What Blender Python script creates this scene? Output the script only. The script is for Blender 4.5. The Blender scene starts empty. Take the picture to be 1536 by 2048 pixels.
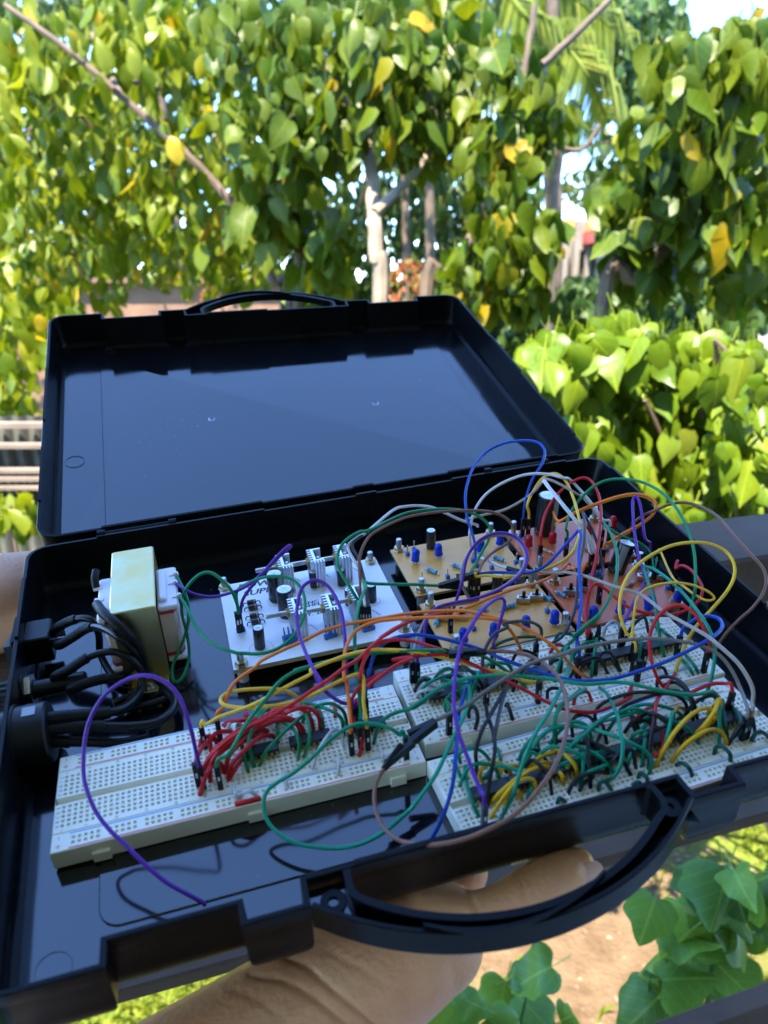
import bpy, bmesh, math, random
from mathutils import Vector, Matrix, Quaternion
random.seed(7)
rad = math.radians
scn = bpy.context.scene
COL = scn.collection

# ---------------------------------------------------------------- camera
CAMZ = 2.60                      # eye height above the garden
PITCH = rad(16.8)
F = 1540.0                       # focal length in pixels of a 1536 x 2048 frame
cam = bpy.data.cameras.new('camera')
cam.sensor_fit = 'VERTICAL'; cam.sensor_height = 24.0
cam.lens = 24.0 * F / 2048.0
cam.clip_start = 0.02; cam.clip_end = 3000
cam.dof.use_dof = True; cam.dof.focus_distance = 0.47
cam.dof.aperture_fstop = cam.lens / 1000 / 0.0028
camo = bpy.data.objects.new('camera', cam); COL.objects.link(camo)
camo.location = (0, 0, CAMZ); camo.rotation_euler = (rad(90) - PITCH, 0, 0)
scn.camera = camo

# ---------------------------------------------------------------- sky, sun, exposure
SUN_EL, SUN_AZ = rad(64), rad(205)         # azimuth clockwise from +Y: behind the camera
w = bpy.data.worlds.new('World'); scn.world = w; w.use_nodes = True
nt = w.node_tree; nt.nodes.clear()
out = nt.nodes.new('ShaderNodeOutputWorld'); bg = nt.nodes.new('ShaderNodeBackground')
sky = nt.nodes.new('ShaderNodeTexSky'); sky.sky_type = 'NISHITA'; sky.sun_disc = False
sky.sun_elevation = SUN_EL; sky.sun_rotation = SUN_AZ
sky.air_density = 1.0; sky.dust_density = 0.1; sky.ozone_density = 8.5; sky.altitude = 3000
# scattered bright cloud, denser towards the horizon
tc = nt.nodes.new('ShaderNodeTexCoord'); sep = nt.nodes.new('ShaderNodeSeparateXYZ')
nt.links.new(tc.outputs['Generated'], sep.inputs[0])
addz = nt.nodes.new('ShaderNodeMath'); addz.operation = 'ADD'; addz.inputs[1].default_value = 0.18
nt.links.new(sep.outputs['Z'], addz.inputs[0])
dv = nt.nodes.new('ShaderNodeVectorMath'); dv.operation = 'DIVIDE'
cmb = nt.nodes.new('ShaderNodeCombineXYZ')
for i in range(3): nt.links.new(addz.outputs[0], cmb.inputs[i])
nt.links.new(tc.outputs['Generated'], dv.inputs[0]); nt.links.new(cmb.outputs[0], dv.inputs[1])
cn = nt.nodes.new('ShaderNodeTexNoise'); cn.inputs['Scale'].default_value = 1.1; cn.inputs['Detail'].default_value = 7
nt.links.new(dv.outputs[0], cn.inputs['Vector'])
cr = nt.nodes.new('ShaderNodeValToRGB'); cr.color_ramp.elements[0].position = 0.66; cr.color_ramp.elements[1].position = 0.80
nt.links.new(cn.outputs['Fac'], cr.inputs[0])
mixc = nt.nodes.new('ShaderNodeMix'); mixc.data_type = 'RGBA'
nt.links.new(cr.outputs['Color'], mixc.inputs[0]); nt.links.new(sky.outputs[0], mixc.inputs[6])
mixc.inputs[7].default_value = (5.0, 5.2, 5.6, 1)
nt.links.new(mixc.outputs[2], bg.inputs['Color'])
bg.inputs['Strength'].default_value = 0.15
nt.links.new(bg.outputs[0], out.inputs[0])

sl = bpy.data.lights.new('sun', 'SUN'); sl.energy = 3.1; sl.angle = rad(0.5); sl.color = (1.0, 0.92, 0.77)
so = bpy.data.objects.new('sun', sl); COL.objects.link(so)
sd = Vector((math.sin(SUN_AZ) * math.cos(SUN_EL), math.cos(SUN_AZ) * math.cos(SUN_EL), math.sin(SUN_EL)))
so.rotation_euler = sd.to_track_quat('Z', 'Y').to_euler(); so.location = sd * 20

vs = scn.view_settings
vs.view_transform = 'Standard'; vs.look = 'None'; vs.gamma = 1.0; vs.use_curve_mapping = False
vs.exposure = 3.35
scn.render.engine = 'CYCLES'
scn.cycles.max_bounces = 8; scn.cycles.transparent_max_bounces = 12

# ---------------------------------------------------------------- frames of reference
# case frame: millimetres, x along the case, y from the front rim to the hinge, z out of the tray floor
RC = Matrix(((0.961039, -0.274504, -0.032433), (-0.162384, -0.465728, -0.869902), (0.223687, 0.841276, -0.492158)))
CC = Vector((85.433, -241.863, 287.115))
MW = Matrix(((1, 0, 0), (0, -math.sin(PITCH), math.cos(PITCH)), (0, -math.cos(PITCH), -math.sin(PITCH))))
CASE = Matrix.Translation((0, 0, CAMZ)) @ (MW @ RC).to_4x4() @ Matrix.Translation(-CC / 1000)
ZOOM = {'0': (0, 0, 1), '3': (0, 1050, 2.56), '4': (400, 1040, 3.413), '5': (760, 880, 3.84), '6': (1000, 900, 2.866),
        '8': (1100, 880, 3.523), 'A': (80, 1350, 3.2), 'b': (380, 1320, 3.072), 'c': (760, 1250, 3.49),
        'd': (1100, 1200, 3.523), 'p': (430, 1060, 7.314), 'q': (620, 1060, 6.982), 'r': (1020, 960, 6.982),
        's': (1160, 1040, 6.4), 't': (820, 1160, 6.982), 'e': (1300, 1200, 6.508), 'f': (780, 1320, 5.39), 'g': (680, 1340, 5.908),
        'k': (1180, 1400, 4.315), 'l': (0, 980, 3.84)}
def P(px, py, h, zk='0'):
    """measured point of the photograph, lying h mm above the tray floor datum -> case frame (mm)"""
    ox, oy, s = ZOOM[zk]
    d = RC.transposed() @ Vector(((ox + px / s - 768) / F, (oy + py / s - 1024) / F, 1))
    return CC + d * ((h - CC.z) / d.z)
def WY(px, py, Y):
    """measured point of the photograph at Y metres in front of the camera -> world"""
    d = MW @ Vector(((px - 768) / F, (py - 1024) / F, 1))
    return Vector((0, 0, CAMZ)) + d * (Y / d.y)
def WZ(px, py, Z):
    d = MW @ Vector(((px - 768) / F, (py - 1024) / F, 1))
    return Vector((0, 0, CAMZ)) + d * ((Z - CAMZ) / d.z)

# ---------------------------------------------------------------- materials
def N(nt, t, **k):
    n = nt.nodes.new(t)
    for a, b in k.items(): setattr(n, a, b)
    return n
def mat(name, col, rough=0.5, metal=0.0, spec=0.5, noise=0.0, nscale=60, bump=0.0, bscale=200, coat=0.0, trans=None, col2=None, rvar=0.0):
    m = bpy.data.materials.new(name); m.use_nodes = True; nt = m.node_tree
    b = nt.nodes['Principled BSDF']
    b.inputs['Base Color'].default_value = (*col, 1); b.inputs['Roughness'].default_value = rough
    b.inputs['Metallic'].default_value = metal; b.inputs['Specular IOR Level'].default_value = spec
    b.inputs['Coat Weight'].default_value = coat
    if noise or bump or rvar:
        co = N(nt, 'ShaderNodeTexCoord')
    if noise:
        tn = N(nt, 'ShaderNodeTexNoise'); tn.inputs['Scale'].default_value = nscale; tn.inputs['Detail'].default_value = 6
        nt.links.new(co.outputs['Object'], tn.inputs['Vector'])
        mx = N(nt, 'ShaderNodeMix', data_type='RGBA')
        c2 = col2 or tuple(max(0, c * (1 - noise)) for c in col)
        mx.inputs[6].default_value = (*col, 1); mx.inputs[7].default_value = (*c2, 1)
        rp = N(nt, 'ShaderNodeValToRGB'); rp.color_ramp.elements[0].position = 0.38; rp.color_ramp.elements[1].position = 0.66
        nt.links.new(tn.outputs['Fac'], rp.inputs[0]); nt.links.new(rp.outputs['Color'], mx.inputs[0])
        nt.links.new(mx.outputs[2], b.inputs['Base Color'])
    if rvar:
        t3 = N(nt, 'ShaderNodeTexNoise'); t3.inputs['Scale'].default_value = nscale * 0.7; t3.inputs['Detail'].default_value = 8
        nt.links.new(co.outputs['Object'], t3.inputs['Vector'])
        mr = N(nt, 'ShaderNodeMapRange'); mr.inputs[1].default_value = 0.3; mr.inputs[2].default_value = 0.75
        mr.inputs[3].default_value = rough; mr.inputs[4].default_value = rough + rvar
        nt.links.new(t3.outputs['Fac'], mr.inputs[0]); nt.links.new(mr.outputs[0], b.inputs['Roughness'])
    if bump:
        t2 = N(nt, 'ShaderNodeTexNoise'); t2.inputs['Scale'].default_value = bscale; t2.inputs['Detail'].default_value = 4
        nt.links.new(co.outputs['Object'], t2.inputs['Vector'])
        bp = N(nt, 'ShaderNodeBump'); bp.inputs['Strength'].default_value = bump; bp.inputs['Distance'].default_value = 0.001
        nt.links.new(t2.outputs['Fac'], bp.inputs['Height']); nt.links.new(bp.outputs[0], b.inputs['Normal'])
    return m
M = {}
M['case'] = mat('black_case_plastic', (0.004, 0.0045, 0.006), 0.035, spec=0.5, noise=0.3, nscale=14, rvar=0.13, bump=0.03, bscale=22)
M['case'].node_tree.nodes['Principled BSDF'].inputs['IOR'].default_value = 1.72
M['case_wall'] = mat('black_case_wall_plastic', (0.004, 0.0042, 0.005), 0.24, spec=0.10, noise=0.3, nscale=20, rvar=0.12, bump=0.08, bscale=900)
def specks(m_, scale, thr, col):
    nt = m_.node_tree; b = nt.nodes['Principled BSDF']; co = N(nt, 'ShaderNodeTexCoord'); t_ = N(nt, 'ShaderNodeTexNoise'); t_.inputs['Scale'].default_value = scale; t_.inputs['Detail'].default_value = 2
    nt.links.new(co.outputs['Object'], t_.inputs['Vector']); t2 = N(nt, 'ShaderNodeTexNoise'); t2.inputs['Scale'].default_value = 9; nt.links.new(co.outputs['Object'], t2.inputs['Vector'])
    ad = N(nt, 'ShaderNodeMath', operation='MULTIPLY_ADD'); ad.inputs[1].default_value = 0.35; nt.links.new(t2.outputs['Fac'], ad.inputs[0]); nt.links.new(t_.outputs['Fac'], ad.inputs[2])
    r_ = N(nt, 'ShaderNodeValToRGB'); r_.color_ramp.elements[0].position = thr; r_.color_ramp.elements[1].position = thr + 0.03; nt.links.new(ad.outputs[0], r_.inputs[0])
    mx = N(nt, 'ShaderNodeMix', data_type='RGBA'); nt.links.new(r_.outputs['Color'], mx.inputs[0]); src = b.inputs['Base Color'].links[0].from_socket; nt.links.new(src, mx.inputs[6]); mx.inputs[7].default_value = (*col, 1); nt.links.new(mx.outputs[2], b.inputs['Base Color'])
specks(M['case'], 420, 0.93, (0.10, 0.10, 0.09)); specks(M['case_wall'], 420, 0.95, (0.06, 0.06, 0.055))
M['cream'] = mat('cream_board_plastic', (0.88, 0.83, 0.66), 0.38, noise=0.06, nscale=30)
M['hole'] = mat('contact_metal', (0.62, 0.58, 0.48), 0.5)
M['redink'] = mat('red_print', (0.70, 0.03, 0.06), 0.5)
M['blueink'] = mat('blue_print', (0.03, 0.25, 0.65), 0.5)
M['blackink'] = mat('black_print', (0.03, 0.03, 0.035), 0.55)
M['blk'] = mat('black_housing_plastic', (0.006, 0.006, 0.0065), 0.38, spec=0.25, bump=0.05)
M['chip'] = mat('chip_epoxy', (0.016, 0.017, 0.019), 0.42, bump=0.1, bscale=900, noise=0.2, nscale=200)
M['steel'] = mat('zinc_plated_steel', (0.55, 0.55, 0.56), 0.28, metal=1.0, noise=0.3, nscale=300)
M['brass'] = mat('yellow_zinc', (0.62, 0.48, 0.24), 0.3, metal=1.0, noise=0.3, nscale=200)
M['alu'] = mat('aluminium', (0.72, 0.73, 0.75), 0.35, metal=0.9)
M['gold'] = mat('passivated_transformer_steel', (0.60, 0.43, 0.15), 0.28, metal=1.0, noise=0.5, nscale=45, col2=(0.56, 0.52, 0.28), rvar=0.25, bump=0.05)
M['golds'] = M['gold']
M['bobbin'] = mat('white_bobbin_plastic', (0.72, 0.68, 0.74), 0.35, noise=0.08)
M['tape'] = mat('pale_winding_tape', (0.66, 0.52, 0.44), 0.4, noise=0.1)
M['redtape'] = mat('red_winding_tape', (0.48, 0.03, 0.04), 0.4)
M['solder'] = mat('solder', (0.62, 0.61, 0.60), 0.3, metal=1.0)
M['pcbw'] = mat('white_board_face', (0.84, 0.83, 0.86), 0.45, noise=0.05, nscale=25)
M['pcbe'] = mat('phenolic_edge', (0.42, 0.32, 0.16), 0.5, noise=0.3, nscale=80)
M['pcbt'] = mat('tan_phenolic_board', (0.84, 0.40, 0.085), 0.28, noise=0.25, nscale=18, col2=(0.74, 0.32, 0.06))
M['pcbr'] = mat('reddish_phenolic_board', (0.68, 0.16, 0.05), 0.26, noise=0.25, nscale=18, col2=(0.58, 0.12, 0.035))
M['sleeve'] = mat('capacitor_sleeve', (0.014, 0.015, 0.017), 0.25)
M['stripe'] = mat('capacitor_stripe', (0.22, 0.23, 0.25), 0.35)
M['captop'] = mat('capacitor_top', (0.62, 0.66, 0.70), 0.3, metal=0.5)
M['hdr'] = mat('blue_header', (0.02, 0.12, 0.42), 0.4)
M['resb'] = mat('blue_resistor', (0.06, 0.32, 0.52), 0.4)
M['rest'] = mat('beige_resistor', (0.55, 0.38, 0.22), 0.45)
M['diode'] = mat('diode_body', (0.03, 0.025, 0.022), 0.4)
M['band'] = mat('component_band', (0.30, 0.28, 0.26), 0.4)
M['standoff'] = mat('nylon_standoff', (0.45, 0.45, 0.44), 0.5)
def led(name, c):
    m = mat(name, c, 0.22, spec=0.3); b = m.node_tree.nodes['Principled BSDF']
    b.inputs['Transmission Weight'].default_value = 0.25
    b.inputs['Subsurface Weight'].default_value = 0.3; b.inputs['Subsurface Scale'].default_value = 0.002
    return m
M['ledb'] = led('blue_led', (0.0, 0.055, 0.60)); M['ledr'] = led('red_led', (0.55, 0.012, 0.02))
WCOL = {'red': (0.56, 0.014, 0.018), 'green': (0.0, 0.20, 0.07), 'teal': (0.0, 0.24, 0.13), 'dgreen': (0.004, 0.085, 0.055), 'yellow': (0.80, 0.46, 0.03),
        'gold': (0.74, 0.40, 0.006), 'orange': (0.80, 0.19, 0.02), 'blue': (0.004, 0.055, 0.36), 'purple': (0.10, 0.018, 0.28), 'brown': (0.20, 0.085, 0.055),
        'white': (0.60, 0.56, 0.56), 'grey': (0.17, 0.14, 0.12), 'taupe': (0.32, 0.25, 0.20), 'black': (0.014, 0.014, 0.016), 'dgrey': (0.055, 0.055, 0.065)}
for k, c in WCOL.items(): M['w_' + k] = mat('wire_' + k, c, 0.42, spec=0.28, noise=0.12, nscale=90)
M['cable'] = mat('black_mains_cable', (0.005, 0.005, 0.0055), 0.30, spec=0.3)
M['shrink'] = mat('heat_shrink', (0.006, 0.006, 0.006), 0.5, spec=0.2, bump=0.3, bscale=400)

# ---------------------------------------------------------------- mesh builders
class MB:
    """collects shapes; build() links them as one mesh object (values in mm when s=.001)"""
    def __init__(self): self.v = []; self.f = []; self.m = []
    def add(self, vs, fs, mi=0):
        o = len(self.v); self.v += [tuple(p) for p in vs]; self.f += [tuple(i + o for i in f) for f in fs]; self.m += [mi] * len(fs)
    def box(self, a, b, mi=0, bev=0.0, T=None):
        (x0, y0, z0), (x1, y1, z1) = a, b
        if bev:
            e = bev; pts = []
            for z, k in ((z0, 0), (z1 - e, 0), (z1, e)):
                pts += [(x0 + e + k, y0 + k, z), (x1 - e - k, y0 + k, z), (x1 - k, y0 + e + k, z), (x1 - k, y1 - e - k, z), (x1 - e - k, y1 - k, z), (x0 + e + k, y1 - k, z), (x0 + k, y1 - e - k, z), (x0 + k, y0 + e + k, z)]
            fs = [tuple(range(7, -1, -1)), tuple(range(16, 24))]
            for r in (0, 8):
                for i in range(8): fs.append((r + i, r + (i + 1) % 8, r + 8 + (i + 1) % 8, r + 8 + i))
        else:
            pts = [(x0, y0, z0), (x1, y0, z0), (x1, y1, z0), (x0, y1, z0), (x0, y0, z1), (x1, y0, z1), (x1, y1, z1), (x0, y1, z1)]
            fs = [(3, 2, 1, 0), (4, 5, 6, 7), (0, 1, 5, 4), (1, 2, 6, 5), (2, 3, 7, 6), (3, 0, 4, 7)]
        if T is not None: pts = [T @ Vector(p) for p in pts]
        self.add(pts, fs, mi); return self
    def tube(self, path, r, n=8, mi=0, cap=True):
        path = [Vector(p) for p in path]; k = len(path)
        rs = r if isinstance(r, (list, tuple)) else [r] * k
        t0 = (path[1] - path[0]).normalized()
        up = Vector((0, 0, 1)) if abs(t0.z) < 0.9 else Vector((1, 0, 0))
        nrm = (up - t0 * up.dot(t0)).normalized(); vs = []; pt = t0
        for i, p in enumerate(path):
            t = (path[min(i + 1, k - 1)] - path[max(i - 1, 0)])
            t = t.normalized() if t.length > 1e-9 else pt
            q = pt.rotation_difference(t); nrm = (q @ nrm); nrm = (nrm - t * nrm.dot(t)).normalized(); pt = t
            b = t.cross(nrm)
            for j in range(n):
                a = 2 * math.pi * j / n; vs.append(p + (nrm * math.cos(a) + b * math.sin(a)) * rs[i])
        fs = [(i * n + j, i * n + (j + 1) % n, (i + 1) * n + (j + 1) % n, (i + 1) * n + j) for i in range(k - 1) for j in range(n)]
        if cap: fs += [tuple(range(n - 1, -1, -1)), tuple(range((k - 1) * n, k * n))]
        self.add(vs, fs, mi); return self
    def cyl(self, a, b, r, n=16, r2=None, mi=0): return self.tube([a, b], [r, r if r2 is None else r2], n, mi)
    def lathe(self, base, prof, n=20, mi=0, axis=(0, 0, 1)):
        ax = Vector(axis).normalized(); base = Vector(base)
        u = ax.orthogonal().normalized(); w_ = ax.cross(u); vs = []
        for r, z in prof:
            for j in range(n):
                a = 2 * math.pi * j / n; vs.append(base + ax * z + (u * math.cos(a) + w_ * math.sin(a)) * r)
        k = len(prof)
        fs = [(i * n + j, i * n + (j + 1) % n, (i + 1) * n + (j + 1) % n, (i + 1) * n + j) for i in range(k - 1) for j in range(n)]
        fs += [tuple(range(n - 1, -1, -1)), tuple(range((k - 1) * n, k * n))]
        self.add(vs, fs, mi); return self
    def prism(self, poly, z0, z1, mi=0):
        n = len(poly)
        self.add([(x, y, z0) for x, y in poly] + [(x, y, z1) for x, y in poly],
                 [tuple(range(n - 1, -1, -1)), tuple(range(n, 2 * n))] + [(i, (i + 1) % n, n + (i + 1) % n, n + i) for i in range(n)], mi); return self
    def data(self, name, mats, s=0.001, off=(0, 0, 0), smooth=False, fix=False):
        o = Vector(off)
        me = bpy.data.meshes.new(name)
        me.from_pydata([((Vector(p) - o) * s) for p in self.v], [], self.f)
        for m_ in (mats if isinstance(mats, (list, tuple)) else [mats]): me.materials.append(m_)
        me.polygons.foreach_set('material_index', self.m)
        if fix:
            bm = bmesh.new(); bm.from_mesh(me); bmesh.ops.remove_doubles(bm, verts=bm.verts, dist=1e-6); bmesh.ops.recalc_face_normals(bm, faces=bm.faces); bm.to_mesh(me); bm.free()
        if smooth is not False:
            me.polygons.foreach_set('use_smooth', [True] * len(me.polygons))
            ang = smooth if smooth is not True else 0.7
            try: me.set_sharp_from_angle(angle=ang)
            except Exception: pass
        me.update(); return me
def link(name, me, parent=None, mw=None):
    o = bpy.data.objects.new(name, me); COL.objects.link(o)
    if parent is not None: o.parent = parent
    if mw is not None: o.matrix_world = mw
    return o
def tag(o, label, cat=None, group=None, kind=None):
    if label: o['label'] = label
    if cat: o['category'] = cat
    if group: o['group'] = group
    if kind: o['kind'] = kind
    return o
def thing(name, label, cat, at=(0, 0, 0), group=None, mw=None):
    o = bpy.data.objects.new(name, None); COL.objects.link(o); o.empty_display_size = 0.01
    o.matrix_world = (CASE @ Matrix.Translation(Vector(at) / 1000)) if mw is None else mw
    return tag(o, label, cat, group)
def part(mb, name, mats, parent, at=(0, 0, 0), smooth=False, label=None, fix=False):
    o = link(name, mb.data(name, mats, 0.001, at, smooth, fix), parent)
    if label: o['label'] = label
    return o
def cr_spline(pts, n=6):
    pts = [Vector(p) for p in pts]
    if len(pts) < 3: return pts
    q = [pts[0] * 2 - pts[1]] + pts + [pts[-1] * 2 - pts[-2]]; out_ = []
    for i in range(1, len(q) - 2):
        p0, p1, p2, p3 = q[i - 1:i + 3]
        for k in range(n):
            t = k / n
            # centripetal-ish Catmull-Rom
            out_.append(0.5 * ((2 * p1) + (p2 - p0) * t + (2 * p0 - 5 * p1 + 4 * p2 - p3) * t * t + (3 * p1 - p0 - 3 * p2 + p3) * t ** 3))
    return out_ + [pts[-1]]
_fcache = {}
def text_mesh(txt, size, shear=0.0, bold=0.0):
    key = (txt, size, shear, bold)
    if key in _fcache: return _fcache[key]
    c = bpy.data.curves.new('t', 'FONT'); c.body = txt; c.size = size; c.align_x = 'CENTER'; c.align_y = 'CENTER'; c.shear = shear; c.offset = bold; c.resolution_u = 2
    o = bpy.data.objects.new('t', c); COL.objects.link(o)
    me = bpy.data.meshes.new_from_object(o)
    r = ([v.co.copy() for v in me.vertices], [tuple(p.vertices) for p in me.polygons])
    bpy.data.objects.remove(o); bpy.data.curves.remove(c); bpy.data.meshes.remove(me)
    _fcache[key] = r; return r
def add_text(mb, txt, x, y, z, size, rot=0.0, mi=0, shear=0.0, sx=1.0, bold=0.0):
    vs, fs = text_mesh(txt, size, shear, bold); c, s = math.cos(rot), math.sin(rot)
    mb.add([(x + (v.x * sx) * c - v.y * s, y + (v.x * sx) * s + v.y * c, z) for v in vs], fs, mi)
# ================================================================ the place: ground, porch, trees
rnd = random.Random(11)
def leaf_mat(name, c1, c2, c3, trans=0.35, rough=0.42, veins=False):
    m = bpy.data.materials.new(name); m.use_nodes = True; nt = m.node_tree
    b = nt.nodes['Principled BSDF']; o = nt.nodes['Material Output']
    oi = N(nt, 'ShaderNodeObjectInfo'); ge = N(nt, 'ShaderNodeNewGeometry')
    ad = N(nt, 'ShaderNodeMath', operation='ADD'); fr = N(nt, 'ShaderNodeMath', operation='FRACT')
    nt.links.new(oi.outputs['Random'], ad.inputs[0]); nt.links.new(ge.outputs['Random Per Island'], ad.inputs[1]); nt.links.new(ad.outputs[0], fr.inputs[0])
    rp = N(nt, 'ShaderNodeValToRGB'); e = rp.color_ramp.elements
    e[0].position = 0.0; e[0].color = (*c1, 1); e[1].position = 0.955; e[1].color = (*c2, 1)
    x = e.new(0.5); x.color = tuple((a + b_) / 2 for a, b_ in zip((*c1, 1), (*c2, 1))); y = e.new(0.982); y.color = (*c3, 1)
    nt.links.new(fr.outputs[0], rp.inputs[0])
    tc_ = N(nt, 'ShaderNodeTexCoord'); tn = N(nt, 'ShaderNodeTexNoise'); tn.inputs['Scale'].default_value = 25
    nt.links.new(tc_.outputs['Object'], tn.inputs['Vector'])
    hs_ = N(nt, 'ShaderNodeHueSaturation'); mr = N(nt, 'ShaderNodeMapRange'); mr.inputs[3].default_value = 0.75; mr.inputs[4].default_value = 1.25
    nt.links.new(tn.outputs['Fac'], mr.inputs[0]); nt.links.new(mr.outputs[0], hs_.inputs['Value']); nt.links.new(rp.outputs['Color'], hs_.inputs['Color'])
    if veins:      # pale midrib and side veins of a single leaf
        se = N(nt, 'ShaderNodeSeparateXYZ'); nt.links.new(tc_.outputs['Generated'], se.inputs[0])
        def mth(op, a, b_=None, c_=None):
            n_ = N(nt, 'ShaderNodeMath', operation=op)
            for i_, v_ in enumerate((a, b_, c_)):
                if v_ is None: continue
                if isinstance(v_, (int, float)): n_.inputs[i_].default_value = v_
                else: nt.links.new(v_, n_.inputs[i_])
            return n_.outputs[0]
        ax = mth('ABSOLUTE', mth('SUBTRACT', se.outputs['X'], 0.5)); mid = mth('LESS_THAN', ax, 0.022)
        sv = mth('GREATER_THAN', mth('SINE', mth('MULTIPLY', mth('SUBTRACT', se.outputs['Y'], mth('MULTIPLY', ax, 0.7)), 38.0)), 0.93)
        vv = mth('MULTIPLY', mth('MAXIMUM', mid, mth('MULTIPLY', sv, 0.4)), 0.4)
        mv = N(nt, 'ShaderNodeMix', data_type='RGBA'); nt.links.new(vv, mv.inputs[0]); nt.links.new(hs_.outputs[0], mv.inputs[6]); mv.inputs[7].default_value = (min(1, c2[0] * 2.2), min(1, c2[1] * 1.8), c2[2] * 2.2, 1)
        class _o: pass
        hs_ = _o(); hs_.outputs = [mv.outputs[2]]
    nt.links.new(hs_.outputs[0], b.inputs['Base Color']); b.inputs['Roughness'].default_value = rough; b.inputs['Specular IOR Level'].default_value = 0.22
    tr = N(nt, 'ShaderNodeBsdfTranslucent'); ms = N(nt, 'ShaderNodeMixShader'); ms.inputs[0].default_value = trans
    g2 = N(nt, 'ShaderNodeMix', data_type='RGBA', blend_type='MULTIPLY'); g2.inputs[0].default_value = 1; g2.inputs[7].default_value = (1.5, 1.35, 0.6, 1)
    nt.links.new(hs_.outputs[0], g2.inputs[6]); nt.links.new(g2.outputs[2], tr.inputs['Color'])
    nt.links.new(b.outputs[0], ms.inputs[1]); nt.links.new(tr.outputs[0], ms.inputs[2]); nt.links.new(ms.outputs[0], o.inputs['Surface'])
    return m
M['leaf'] = leaf_mat('tree_leaf', (0.03452, 0.07391, 0.004139), (0.08633, 0.1182, 0.005794), (0.2417, 0.1775, 0.008275))
M['leafs'] = leaf_mat('small_tree_leaf', (0.05839, 0.1006, 0.003252), (0.1668, 0.1896, 0.006503), (0.3337, 0.2322, 0.01084), 0.4)
M['leafb'] = leaf_mat('bush_leaf', (0.06291, 0.1148, 0.005355), (0.1315, 0.1848, 0.008923), (0.1258, 0.1786, 0.01786), 0.32, 0.36)
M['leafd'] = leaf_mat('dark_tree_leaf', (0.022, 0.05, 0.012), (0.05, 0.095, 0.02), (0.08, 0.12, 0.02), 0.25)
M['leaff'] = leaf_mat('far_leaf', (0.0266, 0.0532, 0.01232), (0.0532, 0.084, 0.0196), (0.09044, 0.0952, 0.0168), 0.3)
M['leafv'] = leaf_mat('vine_leaf', (0.04536, 0.1013, 0.02376), (0.08906, 0.162, 0.03024), (0.1296, 0.189, 0.0324), 0.25, 0.34)
M['flower'] = leaf_mat('red_bract', (0.36, 0.07, 0.04), (0.16, 0.16, 0.04), (0.30, 0.12, 0.04), 0.3)
M['frond'] = leaf_mat('palm_leaflet', (0.0975, 0.1425, 0.015), (0.18, 0.2025, 0.03), (0.225, 0.195, 0.0525), 0.35)
M['bark'] = mat('pale_bark', (0.30, 0.23, 0.155), 0.85, noise=0.45, nscale=9, bump=0.4, bscale=40)
M['barkb'] = mat('brown_bark', (0.125, 0.085, 0.055), 0.85, noise=0.45, nscale=9, bump=0.4, bscale=40)
M['plaster'] = mat('white_plaster', (0.36, 0.33, 0.29), 0.8, noise=0.2, nscale=2)
M['yplaster'] = mat('yellow_plaster', (0.45, 0.26, 0.06), 0.8, noise=0.2, nscale=2)
M['concrete'] = mat('bare_concrete', (0.22, 0.19, 0.16), 0.9, noise=0.35, nscale=3)
M['redroof'] = mat('red_roof_sheet', (0.36, 0.06, 0.045), 0.6, noise=0.25, nscale=3)
M['brownpaint'] = mat('brown_painted_wood', (0.10, 0.066, 0.048), 0.6, spec=0.10, noise=0.35, nscale=12, bump=0.05, rvar=0.15)
M['ceil'] = mat('porch_ceiling', (0.62, 0.60, 0.56), 0.8, noise=0.2, nscale=3)
M['sheet'] = mat('weathered_sheet', (0.09, 0.09, 0.07), 0.8, noise=0.4, nscale=5)
M['plank'] = mat('pale_plank', (0.17, 0.125, 0.095), 0.8, noise=0.3, nscale=8)
M['terracotta'] = mat('pinkish_plaster', (0.20, 0.11, 0.07), 0.9, noise=0.35, nscale=4)

# ---------------------------------------------------------------- ground
gm = bpy.data.materials.new('lawn_and_bare_soil'); gm.use_nodes = True; nt = gm.node_tree; b = nt.nodes['Principled BSDF']; b.inputs['Roughness'].default_value = 0.95; b.inputs['Specular IOR Level'].default_value = 0.1
tc_ = N(nt, 'ShaderNodeTexCoord')
def nz(sc, det=6):
    t_ = N(nt, 'ShaderNodeTexNoise'); t_.inputs['Scale'].default_value = sc; t_.inputs['Detail'].default_value = det; nt.links.new(tc_.outputs['Object'], t_.inputs['Vector']); return t_
def ramp(n_, a, b_, c0, c1):
    r_ = N(nt, 'ShaderNodeValToRGB'); r_.color_ramp.elements[0].position = a; r_.color_ramp.elements[1].position = b_; r_.color_ramp.elements[0].color = (*c0, 1); r_.color_ramp.elements[1].color = (*c1, 1); nt.links.new(n_.outputs['Fac'], r_.inputs[0]); return r_
soil = ramp(nz(9), 0.3, 0.75, (0.08, 0.05, 0.027), (0.145, 0.097, 0.055)); grass = ramp(nz(30), 0.3, 0.7, (0.06, 0.095, 0.012), (0.13, 0.15, 0.02))
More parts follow.
